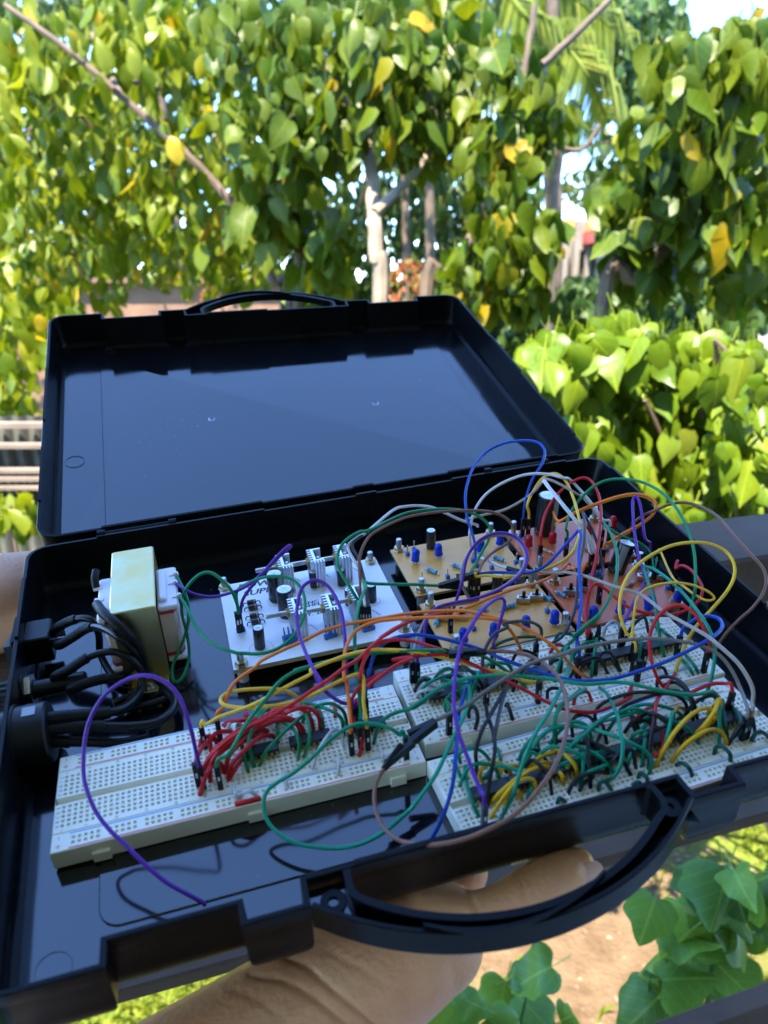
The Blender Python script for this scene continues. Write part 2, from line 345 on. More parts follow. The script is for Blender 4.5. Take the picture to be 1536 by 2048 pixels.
# bare path: a band running across in front of the porch, with ragged edges
sp_ = N(nt, 'ShaderNodeSeparateXYZ'); nt.links.new(tc_.outputs['Object'], sp_.inputs[0])
mk = N(nt, 'ShaderNodeMath', operation='MULTIPLY_ADD'); mk.inputs[1].default_value = 0.9; n2 = nz(2.2)
nt.links.new(n2.outputs['Fac'], mk.inputs[0])
l1 = N(nt, 'ShaderNodeVectorMath', operation='DISTANCE'); l1.inputs[1].default_value = (0.75, 2.75, 0); nt.links.new(tc_.outputs['Object'], l1.inputs[0])
nt.links.new(l1.outputs['Value'], mk.inputs[2])
rr_ = N(nt, 'ShaderNodeValToRGB'); rr_.color_ramp.elements[0].position = 0.98; rr_.color_ramp.elements[1].position = 1.0
mp = N(nt, 'ShaderNodeMapRange'); mp.inputs[1].default_value = 1.0; mp.inputs[2].default_value = 1.35; nt.links.new(mk.outputs[0], mp.inputs[0])
mx = N(nt, 'ShaderNodeMix', data_type='RGBA'); nt.links.new(mp.outputs[0], mx.inputs[0]); nt.links.new(soil.outputs[0], mx.inputs[6]); nt.links.new(grass.outputs[0], mx.inputs[7])
nt.links.new(mx.outputs[2], b.inputs['Base Color'])
bp = N(nt, 'ShaderNodeBump'); bp.inputs['Strength'].default_value = 0.7; bp.inputs['Distance'].default_value = 0.03; nt.links.new(nz(45).outputs['Fac'], bp.inputs['Height']); nt.links.new(bp.outputs[0], b.inputs['Normal'])
g = MB(); n_ = 24
xs = [-600, -200, -60, -20] + [-8 + i for i in range(17)] + [20, 60, 200, 600]; ys = [-600, -200, -60, -20, -8] + [-4 + i for i in range(17)] + [20, 60, 200, 800]
hgt = lambda x, y: (0.02 * math.sin(x * 2.1 + y) + 0.02 * math.sin(y * 1.7 - x * 0.6)) if abs(x) < 9 and -5 < y < 14 else 0.0
g.add([(x, y, hgt(x, y)) for y in ys for x in xs], [(j * len(xs) + i, j * len(xs) + i + 1, (j + 1) * len(xs) + i + 1, (j + 1) * len(xs) + i) for j in range(len(ys) - 1) for i in range(len(xs) - 1)])
tag(link('ground', g.data('ground', gm, 1.0, smooth=True)), None, kind='structure')
# grass blades
gb = MB(); M['blade'] = leaf_mat('grass_blade', (0.088, 0.136, 0.012), (0.192, 0.216, 0.024), (0.288, 0.24, 0.08), 0.4)
def soilness(x, y): return math.hypot(x - 0.75, y - 2.75)
for _ in range(42000):
    y = 1.6 + rnd.random() ** 1.3 * 4.4; x = rnd.uniform(-0.62, 0.62) * (y + 1.2) + 0.15
    if soilness(x, y) < 0.62 + 0.25 * math.sin(7 * x + 3 * y) + rnd.random() * 0.2: continue
    if soilness(x, y) < 1.0 and rnd.random() < 0.75: continue
    h = rnd.uniform(0.025, 0.075); a = rnd.uniform(0, 6.283); lx, ly = math.cos(a) * h * 0.8, math.sin(a) * h * 0.8; wx_, wy_ = -math.sin(a) * 0.004, math.cos(a) * 0.004
    z = hgt(x, y); gb.add([(x - wx_, y - wy_, z), (x + wx_, y + wy_, z), (x + lx * .4 + wx_ * .7, y + ly * .4 + wy_ * .7, z + h * .7), (x + lx, y + ly, z + h * rnd.uniform(.6, 1))], [(0, 1, 2), (0, 2, 3)])
tag(link('grass', gb.data('grass', M['blade'], 1.0)), 'short sunlit lawn grass below the porch', 'grass', kind='stuff')
# stones and dry leaves on the bare soil
lt = MB()
for _ in range(900):
    a = rnd.uniform(0, 6.283); r = rnd.random() ** 0.5 * 1.0; x, y = 0.75 + r * math.cos(a), 2.75 + r * math.sin(a); s = rnd.uniform(0.006, 0.022); b_ = rnd.uniform(0, 6.28); z = hgt(x, y) + 0.004
    c, s_ = math.cos(b_) * s, math.sin(b_) * s
    lt.add([(x + c, y + s_, z), (x - s_ * .6, y + c * .6, z + s * rnd.uniform(0, .7)), (x - c, y - s_, z + s * .2), (x + s_ * .6, y - c * .6, z + s * rnd.uniform(0, .6))], [(0, 1, 2, 3)])
M['litter'] = leaf_mat('dry_leaf_litter', (0.24, 0.18, 0.12), (0.12, 0.072, 0.036), (0.33, 0.288, 0.228), 0.1)
tag(link('leaf_litter', lt.data('leaf_litter', M['litter'], 1.0)), 'dry leaf litter strewn over the bare soil', 'leaf litter', kind='stuff')

# ---------------------------------------------------------------- porch behind and above the camera, and its railing
RD = Vector((0.945, 0.327, 0)); RNm = Vector((-0.327, 0.945, 0))       # along the railing, and outwards over the garden
RT = CAMZ - 0.235
rail0 = WZ(1490, 1118, RT); rail0 = rail0 - RD * rail0.dot(RD)
def rframe(s, o, z): return Vector((rail0.x, rail0.y, 0)) + RD * s + RNm * o + Vector((0, 0, z))
def rbox(mb, s0, s1, o0, o1, z0, z1, e=0.003):
    T = Matrix.Translation((rail0.x, rail0.y, 0)) @ Matrix((( RD.x, RNm.x, 0, 0), (RD.y, RNm.y, 0, 0), (0, 0, 1, 0), (0, 0, 0, 1)))
    mb.box((s0, o0, z0), (s1, o1, z1), bev=e, T=T)
org = rframe(0, 0, 0); rl = thing('porch_railing', 'dark brown painted porch railing running behind and under the case', 'railing', mw=Matrix.Translation(org))
def wpart(mb, nm, m_, par, o, smooth=False, fix=False): return link(nm, mb.data(nm, m_, 1.0, o, smooth, fix), par)
b = MB(); rbox(b, -2.4, 2.6, 0.0, 0.105, RT - 0.045, RT); wpart(b, 'top_rail', M['brownpaint'], rl, org)
def rz(px, py, oo=0.03):            # height of the railing plane seen at a pixel
    d = MW @ Vector(((px - 768) / F, (py - 1024) / F, 1)); o = Vector((0, 0, CAMZ)); k = (rframe(0, oo, 0) - o).dot(RNm) / d.dot(RNm); return (o + d * k).z
z0 = rz(1500, 1654); z1 = max(z0 + 0.012, rz(1500, 1600, 0.058))
b = MB(); rbox(b, -2.4, 2.6, 0.03, 0.058, z0, z1, 0.002); wpart(b, 'middle_rail', M['brownpaint'], rl, org)
z1 = rz(1450, 1992, 0.058); b = MB(); rbox(b, -2.4, 2.6, 0.03, 0.058, z1 - 0.03, z1, 0.002); wpart(b, 'bottom_rail', M['brownpaint'], rl, org)
for s in (-2.35, 2.5):
    b = MB(); rbox(b, s, s + 0.09, 0.005, 0.1, 0.0, RT - 0.046); wpart(b, 'post', M['brownpaint'], rl, org)
org = rframe(0, -1.6, 0); ho = thing('house_porch', 'house porch with wall, floor and roof sheltering the viewer', 'porch', mw=Matrix.Translation(org))
RZ = CAMZ + 1.1
b = MB(); rbox(b, -5, 5, -3.2, -0.10, RZ, RZ + 0.12); wpart(b, 'roof', M['ceil'], ho, org)
b = MB(); rbox(b, -5, 5, -3.2, -3.0, 1.0, RZ - 0.01); wpart(b, 'back_wall', M['plaster'], ho, org)
b = MB(); rbox(b, -5, 5, -3.2, -0.02, 0.85, 0.99); wpart(b, 'porch_floor', M['ceil'], ho, org)
for s in (-4.5, 4.5):
    b = MB(); rbox(b, s, s + 0.14, -0.2, -0.06, 0.991, RZ - 0.001); wpart(b, 'porch_post', M['brownpaint'], ho, org)

# ---------------------------------------------------------------- leaves
HEART = [(0.02, 0.0), (0.20, -0.06), (0.34, 0.03), (0.40, 0.18), (0.385, 0.36), (0.29, 0.56), (0.155, 0.74), (0.05, 0.90), (0.0, 1.0)]
OVAL = [(0.02, 0.0), (0.16, 0.06), (0.29, 0.22), (0.34, 0.42), (0.30, 0.62), (0.19, 0.80), (0.08, 0.93), (0.0, 1.0)]
LOBED = [(0.02, 0.0), (0.22, -0.12), (0.42, -0.07), (0.54, 0.08), (0.50, 0.24), (0.50, 0.42), (0.42, 0.55), (0.28, 0.66), (0.20, 0.80), (0.08, 0.94), (0.0, 1.0)]
def leaf_shape(half, fold, droop, curl, mats):
    vs, fs = [], []; n = len(half)
    for i, (u, v) in enumerate(half):
        z = -droop * v * v; vv = v
        for s in (-1, 0, 1):
            wob = curl * math.sin(9 * v + s)
            vs.append((s * u, vv if s else max(0, min(1, vv + (0.05 if i == 1 else 0))), z - (fold * u if s else 0) + (wob * u if s else 0)))
    for i in range(n - 1):
        a = 3 * i; fs += [(a, a + 1, a + 4, a + 3), (a + 1, a + 2, a + 5, a + 4)]
    k = len(vs); vs += [(-0.012, 0, 0), (0.012, 0, 0), (0.012, -0.45, 0.12), (-0.012, -0.45, 0.12)]; fs.append((k, k + 1, k + 2, k + 3))
    return vs, fs
def leaf_set(half, mats, nm='leaf'):
    out_ = []
    for fold, droop, curl in ((0.25, 0.22, 0.10), (0.55, 0.45, 0.16), (-0.2, 0.35, 0.2), (0.9, 0.15, 0.10), (0.4, -0.2, 0.22), (1.3, 0.5, 0.12)):
        vs, fs = leaf_shape(half, fold, droop, curl, mats); me = bpy.data.meshes.new(nm); me.from_pydata(vs, [], fs); me.materials.append(mats)
        me.polygons.foreach_set('use_smooth', [True] * len(fs)); me.update(); out_.append((vs, fs, me))
    return out_
def leaf_matrix(p, size, hang=0.8, face=None):
    t = Vector((rnd.gauss(0, 0.42), rnd.gauss(-0.15, 0.45), -hang + rnd.gauss(0, 0.3))).normalized()
    n_ = Vector((rnd.gauss(-0.1, 0.75), rnd.gauss(-0.45, 0.7), rnd.gauss(0.35, 0.45))) if face is None else Vector(face) + Vector((rnd.gauss(0, .35), rnd.gauss(0, .35), rnd.gauss(0, .3)))
    n_ = n_ - t * n_.dot(t)
    n_ = n_.normalized() if n_.length > 1e-4 else t.orthogonal().normalized()
    x = t.cross(n_); s = size * rnd.choice((0.5, 0.7, 0.85, 1.0, 1.0, 1.15, 1.25)) * rnd.uniform(0.88, 1.1); x = x * rnd.uniform(0.75, 1.1)
    return Matrix(((x.x * s, t.x * s, n_.x * s, p.x), (x.y * s, t.y * s, n_.y * s, p.y), (x.z * s, t.z * s, n_.z * s, p.z), (0, 0, 0, 1)))
def plant(name, label, cat, base, stems, clusters, shape, m_leaf, m_bark, size, nobj, group=None, hang=1.25, twigs=True, fol='foliage', leafname='leaf', face=None, flush=0.5):
    """stems: [(list of world points, r0, r1)], clusters: (px, py, rx, ry, Y, dY, n)"""
    t = thing(name, label, cat, mw=Matrix.Translation(base), group=group)
    allp = []
    for k, (pts, r0, r1) in enumerate(stems):
        path = cr_spline(pts, 5); L_ = len(path); b = MB()
        path = [p + Vector((rnd.gauss(0, 1), rnd.gauss(0, 1), 0)) * r1 * 0.12 for p in path]
        b.tube(path, [r0 + (r1 - r0) * i / (L_ - 1) for i in range(L_)], 8)
        wpart(b, 'trunk' if k == 0 else 'branch', m_bark, t, base, smooth=True); allp += path
    leaves = []
    for (px, py, rx, ry, Y, dY, n) in clusters:
        c = WY(px, py, Y)
        if twigs and allp:
            q = min(allp, key=lambda v: (v - c).length); b = MB(); mid = (q + c) / 2 + Vector((rnd.gauss(0, .05), rnd.gauss(0, .05), 0.05)) * (c - q).length
            b.tube(cr_spline([q, mid, c], 5), [0.012 * Y / 4] * 5 + [0.006 * Y / 4] * 6, 5); wpart(b, 'twig', m_bark, t, base, smooth=True)
            tw = MB()
        for _ in range(int(n * (2.0 if Y < 4.6 and size > 0.12 and px > 400 else 1.0))):
            while True:
                u, v_ = rnd.uniform(-1, 1), rnd.uniform(-1, 1)
                if u * u + v_ * v_ < 1: break
            p = WY(px + u * rx, py + v_ * ry, Y + rnd.uniform(-1, 1) * dY)
            if p.z < 0.05: continue
            leaves.append((p, leaf_matrix(p, size, hang, face)))
    leaves.sort(key=lambda a: -(a[1].col[1].xyz.length / a[0].y))
    far = MB(); B = Matrix.Translation(-base)
    for i, (p, m_) in enumerate(leaves):
        vs, fs, me = shape[rnd.randrange(len(shape))]
        if i < nobj:
            o = bpy.data.objects.new(leafname, me); COL.objects.link(o); o.parent = t; o.matrix_local = B @ m_
        else: far.add([(m_ @ Vector(v)) for v in vs], fs)
    if far.v:
        o = wpart(far, fol, m_leaf, t, base, smooth=True); o['kind'] = 'stuff'
    return t
def pathY(pts, Y): return [WY(x, y, Y + (dy[0] if dy else 0)) for x, y, *dy in pts]
def base_of(p): return Vector((p.x, p.y, 0.0))
M['leaf_v'] = leaf_mat('veined_tree_leaf', (0.02878, 0.06504, 0.003312), (0.09212, 0.1211, 0.004967), (0.2417, 0.1655, 0.004139), 0.35, veins=True)
M['leafb_v'] = leaf_mat('veined_bush_leaf', (0.06291, 0.1148, 0.005355), (0.1315, 0.1848, 0.008923), (0.1486, 0.1786, 0.01786), 0.32, 0.36, veins=True)
M['leafv_v'] = leaf_mat('veined_vine_leaf', (0.06318, 0.1463, 0.02808), (0.1194, 0.234, 0.03276), (0.1685, 0.2574, 0.03744), 0.3, 0.34, veins=True)
H_T = leaf_set(HEART, M['leaf_v']) + leaf_set(OVAL, M['leaf_v'])[:3]; H_B = leaf_set(HEART, M['leafb_v']); O_S = leaf_set(OVAL, M['leafs']); O_D = leaf_set(OVAL, M['leafd']); O_F = leaf_set(OVAL, M['leaff']); O_R = leaf_set(OVAL, M['flower']); L_V = leaf_set([(max(0, v.x), v.y) for v in cr_spline([(a, b_, 0) for a, b_ in LOBED], 2)], M['leafv_v'])
TG = 'trees standing in the garden'
# centre tree
Y = 3.7; st = pathY([(762, 620), (753, 520), (748, 420, .03), (741, 330, .25), (728, 215, .5), (738, 90, .6), (725, -60, .6)], Y); bs = base_of(st[0]); st = [bs] + st
plant('broadleaf_tree', 'slim pale trunked tree with hanging heart shaped leaves, rising behind the lid handle', 'tree', bs,
      [(st, 0.042, 0.02), (pathY([(750, 425), (800, 375, .1), (842, 330, .2), (890, 240, .45), (915, 130, .5)], Y), 0.026, 0.01), (pathY([(738, 260), (690, 200, .3), (640, 110, .4), (620, 20, .4)], Y), 0.016, 0.008)],
      [(620, 110, 110, 120, 4.0, .4, 60), (555, 250, 110, 90, 3.9, .4, 58), (740, 140, 100, 140, 4.0, .4, 65), (830, 190, 80, 140, 4.1, .4, 62), (690, 260, 80, 60, 4.0, .3, 26), (890, 70, 110, 80, 4.3, .4, 42), (680, 480, 60, 70, 4.2, .3, 22), (480, 60, 90, 70, 4.1, .4, 34), (790, 20, 120, 50, 4.2, .3, 30)],
      H_T, M['leaf'], M['bark'], 0.13, 300, TG)
# left leaning tree
Y = 4.45; st = pathY([(585, 640), (545, 560), (480, 430), (400, 335), (330, 270), (240, 190), (130, 95), (10, 10)], Y); bs = base_of(st[0]); st = [bs] + st
plant('leaning_tree', 'tree with a brown trunk leaning up to the left edge, small bright leaves', 'tree', bs,
      [(st, 0.032, 0.013), (pathY([(240, 190), (200, 110, .5), (170, 20, .8)], Y), 0.02, 0.01), (pathY([(200, 160), (140, 180, .5), (60, 260, .9), (-20, 270, 1)], Y), 0.016, 0.008)],
      [(380, 200, 110, 110, 4.8, .6, 130), (200, 90, 150, 100, 5.0, .7, 220), (90, 210, 120, 110, 5.2, .7, 220), (250, 330, 130, 90, 5.2, .7, 190), (420, 400, 100, 90, 5.0, .6, 130), (110, 400, 130, 90, 5.4, .7, 210), (300, 470, 140, 80, 5.6, .7, 190), (430, 530, 110, 60, 5.2, .5, 110), (60, 560, 100, 80, 5.4, .6, 140), (170, 570, 90, 50, 5.6, .5, 50), (30, 60, 80, 80, 5, .5, 90), (330, 40, 90, 60, 5, .5, 90)],
      O_S, M['leafs'], M['barkb'], 0.125, 300, TG)
# thin stem beside it
Y = 4.4; st = pathY([(596, 620), (604, 500), (603, 430), (598, 372), (600, 300), (590, 200), (600, 90)], Y); bs = base_of(st[0]); st = [bs] + st
plant('thin_tree', 'thin brown stemmed young tree just left of the pale trunk', 'tree', bs, [(st, 0.03, 0.012), (pathY([(600, 372), (650, 345), (690, 310)], Y), 0.014, 0.008)],
      [(560, 340, 70, 60, 4.3, .3, 28), (650, 470, 50, 60, 4.4, .3, 22), (640, 560, 50, 50, 4.4, .3, 18), (520, 430, 60, 60, 4.3, .3, 24), (570, 170, 60, 60, 4.3, .3, 20)], H_T, M['leaf'], M['barkb'], 0.16, 120, TG)
# right diagonal tree
Y = 3.9; st = pathY([(850, 620), (885, 560), (925, 510), (965, 430), (1000, 330), (1035, 220), (1055, 110), (1070, 10)], Y); bs = base_of(st[0]); st = [bs] + st
plant('slanting_tree', 'slanting grey stemmed tree right of the pale trunk with drooping leaf clusters', 'tree', bs, [(st, 0.04, 0.014), (pathY([(1085, 130), (1150, 70), (1225, -5)], 3.6), 0.016, 0.012), (pathY([(1000, 330), (1080, 290), (1160, 300), (1200, 250)], Y), 0.014, 0.008)],
      [(1010, 290, 95, 60, 3.8, .3, 46), (1045, 470, 80, 70, 3.6, .3, 48), (950, 540, 70, 70, 3.8, .3, 36), (1080, 220, 70, 60, 3.9, .3, 28), (1040, 120, 70, 60, 3.9, .3, 26), (1030, 570, 60, 40, 3.7, .3, 24), (1000, 400, 60, 60, 3.9, .3, 26), (910, 230, 50, 80, 4.0, .2, 18)], H_T, M['leaf'], M['barkb'], 0.125, 300, TG)
# right tree
Y = 3.3; st = pathY([(1200, 640), (1270, 560), (1340, 480), (1400, 400), (1450, 310), (1500, 220), (1545, 120)], Y); bs = base_of(WY(1180, 700, Y)); st = [bs] + st
plant('spreading_tree', 'broad leaved tree filling the upper right with dark hanging leaves', 'tree', bs, [(st, 0.035, 0.012), (pathY([(1340, 480), (1300, 400), (1290, 330)], Y), 0.014, 0.008)],
      [(1420, 130, 130, 80, 3.2, .4, 74), (1450, 260, 110, 90, 3.2, .4, 70), (1330, 290, 90, 90, 3.5, .4, 52), (1270, 400, 90, 80, 3.5, .4, 50), (1500, 420, 70, 100, 3.1, .3, 50), (1390, 410, 90, 80, 3.4, .4, 40), (1290, 520, 70, 50, 3.5, .3, 26), (1510, 80, 60, 60, 3.1, .3, 28), (1470, 560, 80, 40, 3.3, .3, 26)], H_T, M['leaf'], M['barkb'], 0.122, 300, TG)
# large dark tree behind, top right
Y = 8.5; st = pathY([(1105, 640), (1105, 400), (1110, 200), (1135, 60), (1180, -80)], Y); bs = base_of(st[0]); st = [bs] + st
plant('dark_tree', 'tall dark small leaved tree behind the palm at the upper right', 'tree', bs, [(st, 0.11, 0.07), (pathY([(1110, 200), (1180, 120), (1260, 40)], Y), 0.05, 0.02)],
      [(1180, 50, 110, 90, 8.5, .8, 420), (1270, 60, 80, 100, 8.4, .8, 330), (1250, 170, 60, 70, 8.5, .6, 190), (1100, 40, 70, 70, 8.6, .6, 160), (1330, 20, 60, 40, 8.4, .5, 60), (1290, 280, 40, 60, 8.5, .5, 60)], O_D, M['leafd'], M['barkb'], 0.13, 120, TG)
# far trees
for i, (px, py, rx, ry, Y, n, lab) in enumerate(((880, 470, 190, 120, 11, 1500, 'hazy mid green tree behind the pale trunk'), (640, 470, 90, 110, 12, 600, 'far green tree seen between the two left stems'), (1175, 370, 60, 35, 16.5, 260, 'far pale green tree beside the patch of blue sky'),
                                                 (250, 560, 330, 120, 10, 1500, 'dense far hedge tree low behind the left foliage'), (1330, 600, 260, 70, 9, 900, 'dark thicket behind the big leaved bush'), (90, 330, 190, 240, 9.5, 1300, 'tall bright tree at the far left edge'), (430, 250, 180, 210, 10.5, 900, 'far tree behind the leaning trunk'), (1450, 400, 120, 150, 10, 500, 'far tree at the right edge behind the hanging leaves'), (800, 120, 210, 130, 10, 900, 'high far crown behind the pale trunk'), (30, 500, 170, 170, 11, 900, 'dark far tree low at the left edge'), (520, 500, 130, 120, 11.5, 700, 'dark far tree behind the thin stem'), (300, 150, 230, 170, 12, 900, 'dark high far crown above the leaning trunk'), (990, 430, 100, 190, 12, 700, 'dark far tree behind the slanting stem'), (300, -10, 420, 70, 9, 1000, 'far canopy along the top left edge'), (850, -10, 240, 60, 9, 600, 'far canopy along the top centre edge'), (800, 350, 130, 55, 11.5, 330, 'far crown closing the gap right of the pale trunk'), (1240, 330, 60, 90, 11, 260, 'far crown right of the patch of blue sky'), (730, 575, 80, 30, 12.5, 260, 'low far hedge right behind the foot of the pale trunk'), (-260, 330, 280, 260, 9, 900, 'tree beyond the left edge of the view'), (-300, 600, 330, 120, 8, 700, 'hedge beyond the left edge of the view'), (1800, 360, 260, 280, 8.5, 900, 'tree beyond the right edge of the view'))):
    c = WY(px, py, Y); bs = base_of(c)
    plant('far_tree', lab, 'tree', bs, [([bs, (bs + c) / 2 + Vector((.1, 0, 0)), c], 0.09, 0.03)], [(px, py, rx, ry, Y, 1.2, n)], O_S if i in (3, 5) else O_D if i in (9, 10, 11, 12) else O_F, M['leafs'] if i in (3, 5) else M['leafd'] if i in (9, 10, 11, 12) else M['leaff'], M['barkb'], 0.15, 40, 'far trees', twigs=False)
# dark undergrowth
for px, py, rx, ry, Y, n, lab in ((1010, 640, 70, 70, 5.0, 420, 'dark undergrowth just right of the open lid'), (1330, 610, 230, 60, 4.6, 620, 'dark undergrowth above the big leaved bush'), (930, 600, 90, 50, 6.0, 300, 'dark low shrub behind the right corner of the lid')):
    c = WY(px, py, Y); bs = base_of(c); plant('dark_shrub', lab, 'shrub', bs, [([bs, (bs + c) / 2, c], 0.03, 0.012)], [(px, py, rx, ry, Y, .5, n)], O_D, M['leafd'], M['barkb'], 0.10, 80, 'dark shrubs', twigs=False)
# red shrub
for px, py, Y, n, lab in ((815, 560, 7.5, 170, 'red leaved shrub low beside the pale trunk'), (420, 590, 8, 90, 'small red leaved shrub left of the lid handle')):
    c = WY(px, py, Y); bs = base_of(c); plant('red_shrub', lab, 'shrub', bs, [([bs, (bs + c) / 2, c], 0.03, 0.012)], [(px, py, 55, 45, Y, .5, n)], O_R, M['flower'], M['barkb'], 0.055, 60, 'red shrubs', twigs=False)
# big leaved bush, right
bs = Vector((1.75, 2.6, 0))
sp_l = [(1130, 720), (1230, 690), (1330, 720), (1430, 720), (1500, 760), (1180, 820), (1290, 840), (1400, 860), (1500, 900), (1240, 960), (1350, 980), (1460, 1000), (1150, 900), (1100, 760)]
stems = [([bs, bs + Vector((0.05, 0, .9)), WY(1300, 800, 2.3)], 0.03, 0.012)]
for i, (px, py) in enumerate(sp_l):
    c = WY(px, py - 40, 2.1 + 0.1 * (i % 3)); stems.append(([bs + Vector((rnd.uniform(-.1, .1), rnd.uniform(-.1, .1), 0.2)), (bs + c) / 2 + Vector((rnd.uniform(-.1, .1), 0, .2)), c], 0.014, 0.006))
plant('big_leaved_bush', 'sunlit bush of large heart shaped leaves beyond the right of the case', 'bush', bs, stems,
      [(px, py, 75, 70, 2.05 + 0.12 * (i % 4), .2, 60) for i, (px, py) in enumerate(sp_l)] + [(1300, 850, 260, 190, 2.7, .3, 320), (1250, 1040, 180, 40, 2.0, .2, 40), (1450, 1060, 100, 40, 2.1, .2, 24)],
      H_B, M['leafb'], M['barkb'], 0.098, 300, face=(-0.15, -0.75, 0.55), hang=1.0)
# low leaves at the left edge
bs = base_of(WY(30, 760, 3.6)); c = WY(30, 720, 3.6)
plant('edge_shrub', 'leafy shrub at the left edge beside the open lid', 'shrub', bs, [([bs, (bs + c) / 2, c], 0.025, 0.012)], [(30, 690, 60, 110, 3.6, .3, 80), (110, 640, 60, 40, 3.8, .3, 34), (10, 800, 50, 40, 3.5, .2, 22)], O_S, M['leafs'], M['barkb'], 0.10, 90, twigs=False)
bs = base_of(WY(20, 1040, 2.3)); c = WY(20, 1010, 2.3)
plant('low_weed', 'low yellow green weed at the foot of the left fence', 'weed', bs, [([bs, (bs + c) / 2, c], 0.01, 0.006)], [(20, 1015, 50, 35, 2.3, .15, 44)], O_S, M['leafs'], M['barkb'], 0.07, 44, twigs=False)
# vine below the porch, lower right, in the shade
VG = 'lobed leaved vines below the railing'
for lab, cl in (('shaded vine with lobed leaves at the lower right corner', [(1440, 1750, 100, 40, .95, .06, 8), (1340, 1830, 60, 50, .95, .06, 5), (1440, 1880, 90, 60, 1.0, .06, 9), (1510, 1810, 40, 60, 1.0, .05, 3), (1300, 1950, 50, 50, .95, .05, 5)]),
                ('shaded vine with lobed leaves beside the wrist under the handle', [(930, 2000, 70, 40, .9, .06, 4), (1060, 1960, 60, 40, .95, .06, 4), (860, 2050, 70, 30, .9, .05, 4), (1030, 2060, 100, 30, .95, .05, 4)])):
    c = WY(*cl[0][:2], cl[0][4]); bs = base_of(c); stems = [([bs, (bs + c) / 2 + Vector((.05, .03, 0)), c], 0.006, 0.003)]
    for q in cl[1:]: c2 = WY(q[0], q[1], q[4]); stems.append(([bs + Vector((0, 0, .8)), (bs + c2) / 2 + Vector((0, .03, .3)), c2], 0.004, 0.002))
    plant('vine', lab, 'vine', bs, stems, cl, L_V, M['leafv'], M['leafv'], 0.078, 60, VG, hang=0.25, face=(-0.1, -0.35, 1.0), twigs=False)
# ---------------------------------------------------------------- coconut palm
Y = 6.2; top = WY(1105, -140, Y); bs = base_of(top)
pt = thing('coconut_palm', 'coconut palm with drooping yellow green fronds above the blue sky patch', 'palm', mw=Matrix.Translation(bs))
b = MB(); b.tube(cr_spline([bs, bs + Vector((.15, .1, 2.5)), top], 8), [0.05] * 8 + [0.045] * 9, 12); wpart(b, 'trunk', M['barkb'], pt, bs, smooth=True)
for pts, L_ in (([(985, -60), (1050, 30), (1120, 80), (1175, 150), (1215, 240)], 0.62), ([(990, -60), (960, 60), (1000, 160), (1075, 225), (1115, 260)], 0.55), ([(1000, -70), (880, 10), (800, 110), (770, 210)], 0.55), ([(1020, -80), (1130, -20), (1230, 60)], 0.5), ([(1000, -60), (930, 40), (905, 150), (900, 250)], 0.5)):
    path = cr_spline(pathY([(x, y, rnd.uniform(-.3, .3)) for x, y in pts], Y), 9)
    b = MB(); b.tube(path, [0.022 - 0.016 * i / (len(path) - 1) for i in range(len(path))], 6); fr_ = wpart(b, 'frond', M['frond'], pt, bs, smooth=True)
    lf = MB()
    for i in range(4, len(path) - 1):
        for k in range(3):
            p = path[i].lerp(path[i + 1], k / 3); tdir = (path[i + 1] - path[i]).normalized()
            for s in (-1, 1):
                side = tdir.cross(Vector((0, 1, 0.2))).normalized() * s
                d1 = (side * 0.55 + tdir * 0.5 + Vector((0, rnd.uniform(-.2, .2), -0.25))).normalized(); l_ = L_ * (0.55 + 0.45 * math.sin(math.pi * i / len(path))) * rnd.uniform(.8, 1.1)
                p1 = p + d1 * l_ * 0.45; p2 = p1 + (d1 * 0.3 + Vector((0, 0, -0.9))).normalized() * l_ * 0.6
                w_ = Vector((0.008, 0.004, 0.003)); lf.add([p - w_, p + w_, p1 + w_, p1 - w_, p2], [(0, 1, 2, 3), (3, 2, 4)])
    o = wpart(lf, 'leaflets', M['frond'], fr_, bs); o['kind'] = 'stuff'
# ---------------------------------------------------------------- far houses and fences
c0 = WY(1112, 560, 15); org = base_of(c0); hs_ = thing('concrete_house', 'unfinished grey concrete house with a yellow upper wall beyond the trees', 'house', mw=Matrix.Translation(org))
def wbox(nm, m_, par, o, px0, py0, px1, py1, Y0, Y1, bev=0.0, ground=False):
    a = WY(px0, py0, Y0); c = WY(px1, py1, Y0); z0 = 0.0 if ground else c.z; b = MB(); b.box((a.x, Y0, z0), (c.x, Y1, a.z), bev=bev); return wpart(b, nm, m_, par, o)
wl = wbox('wall', M['concrete'], hs_, org, 1116, 478, 1330, 560, 15, 19, ground=True); wbox('upper_wall', M['yplaster'], hs_, org, 1116, 438, 1150, 478, 15.05, 19); wbox('upper_block', M['concrete'], hs_, org, 1151, 440, 1185, 478, 15.05, 19)
for x in (1128, 1150, 1175): wbox('column', M['concrete'], hs_, org, x, 479, x + 6, 560, 14.8, 14.98, ground=True)
wbox('window', M['blk'] if 'blk' in M else M['concrete'], hs_, org, 1156, 500, 1170, 530, 14.93, 14.99)
c0 = WY(1400, 560, 13); org = base_of(c0); hs_ = thing('white_house', 'low white house with a red roof edge behind the right hand leaves', 'house', mw=Matrix.Translation(org))
wbox('wall', M['plaster'], hs_, org, 1255, 478, 1640, 560, 13, 17, ground=True); wbox('fascia', M['yplaster'], hs_, org, 1240, 425, 1640, 448, 12.9, 17.2); wbox('roof', M['redroof'], hs_, org, 1240, 449, 1640, 477, 12.7, 17.2)
for x in (1300, 1390, 1480): w_ = wbox('window', M['concrete'], hs_, org, x, 495, x + 40, 535, 12.93, 12.99); wbox('pane', M['blk'], w_, org, x + 4, 499, x + 36, 531, 12.90, 12.92)
c0 = WY(200, 640, 8.8); org = base_of(c0); hs_ = thing('garden_wall', 'low pinkish garden wall glimpsed through the left foliage', 'wall', mw=Matrix.Translation(org))
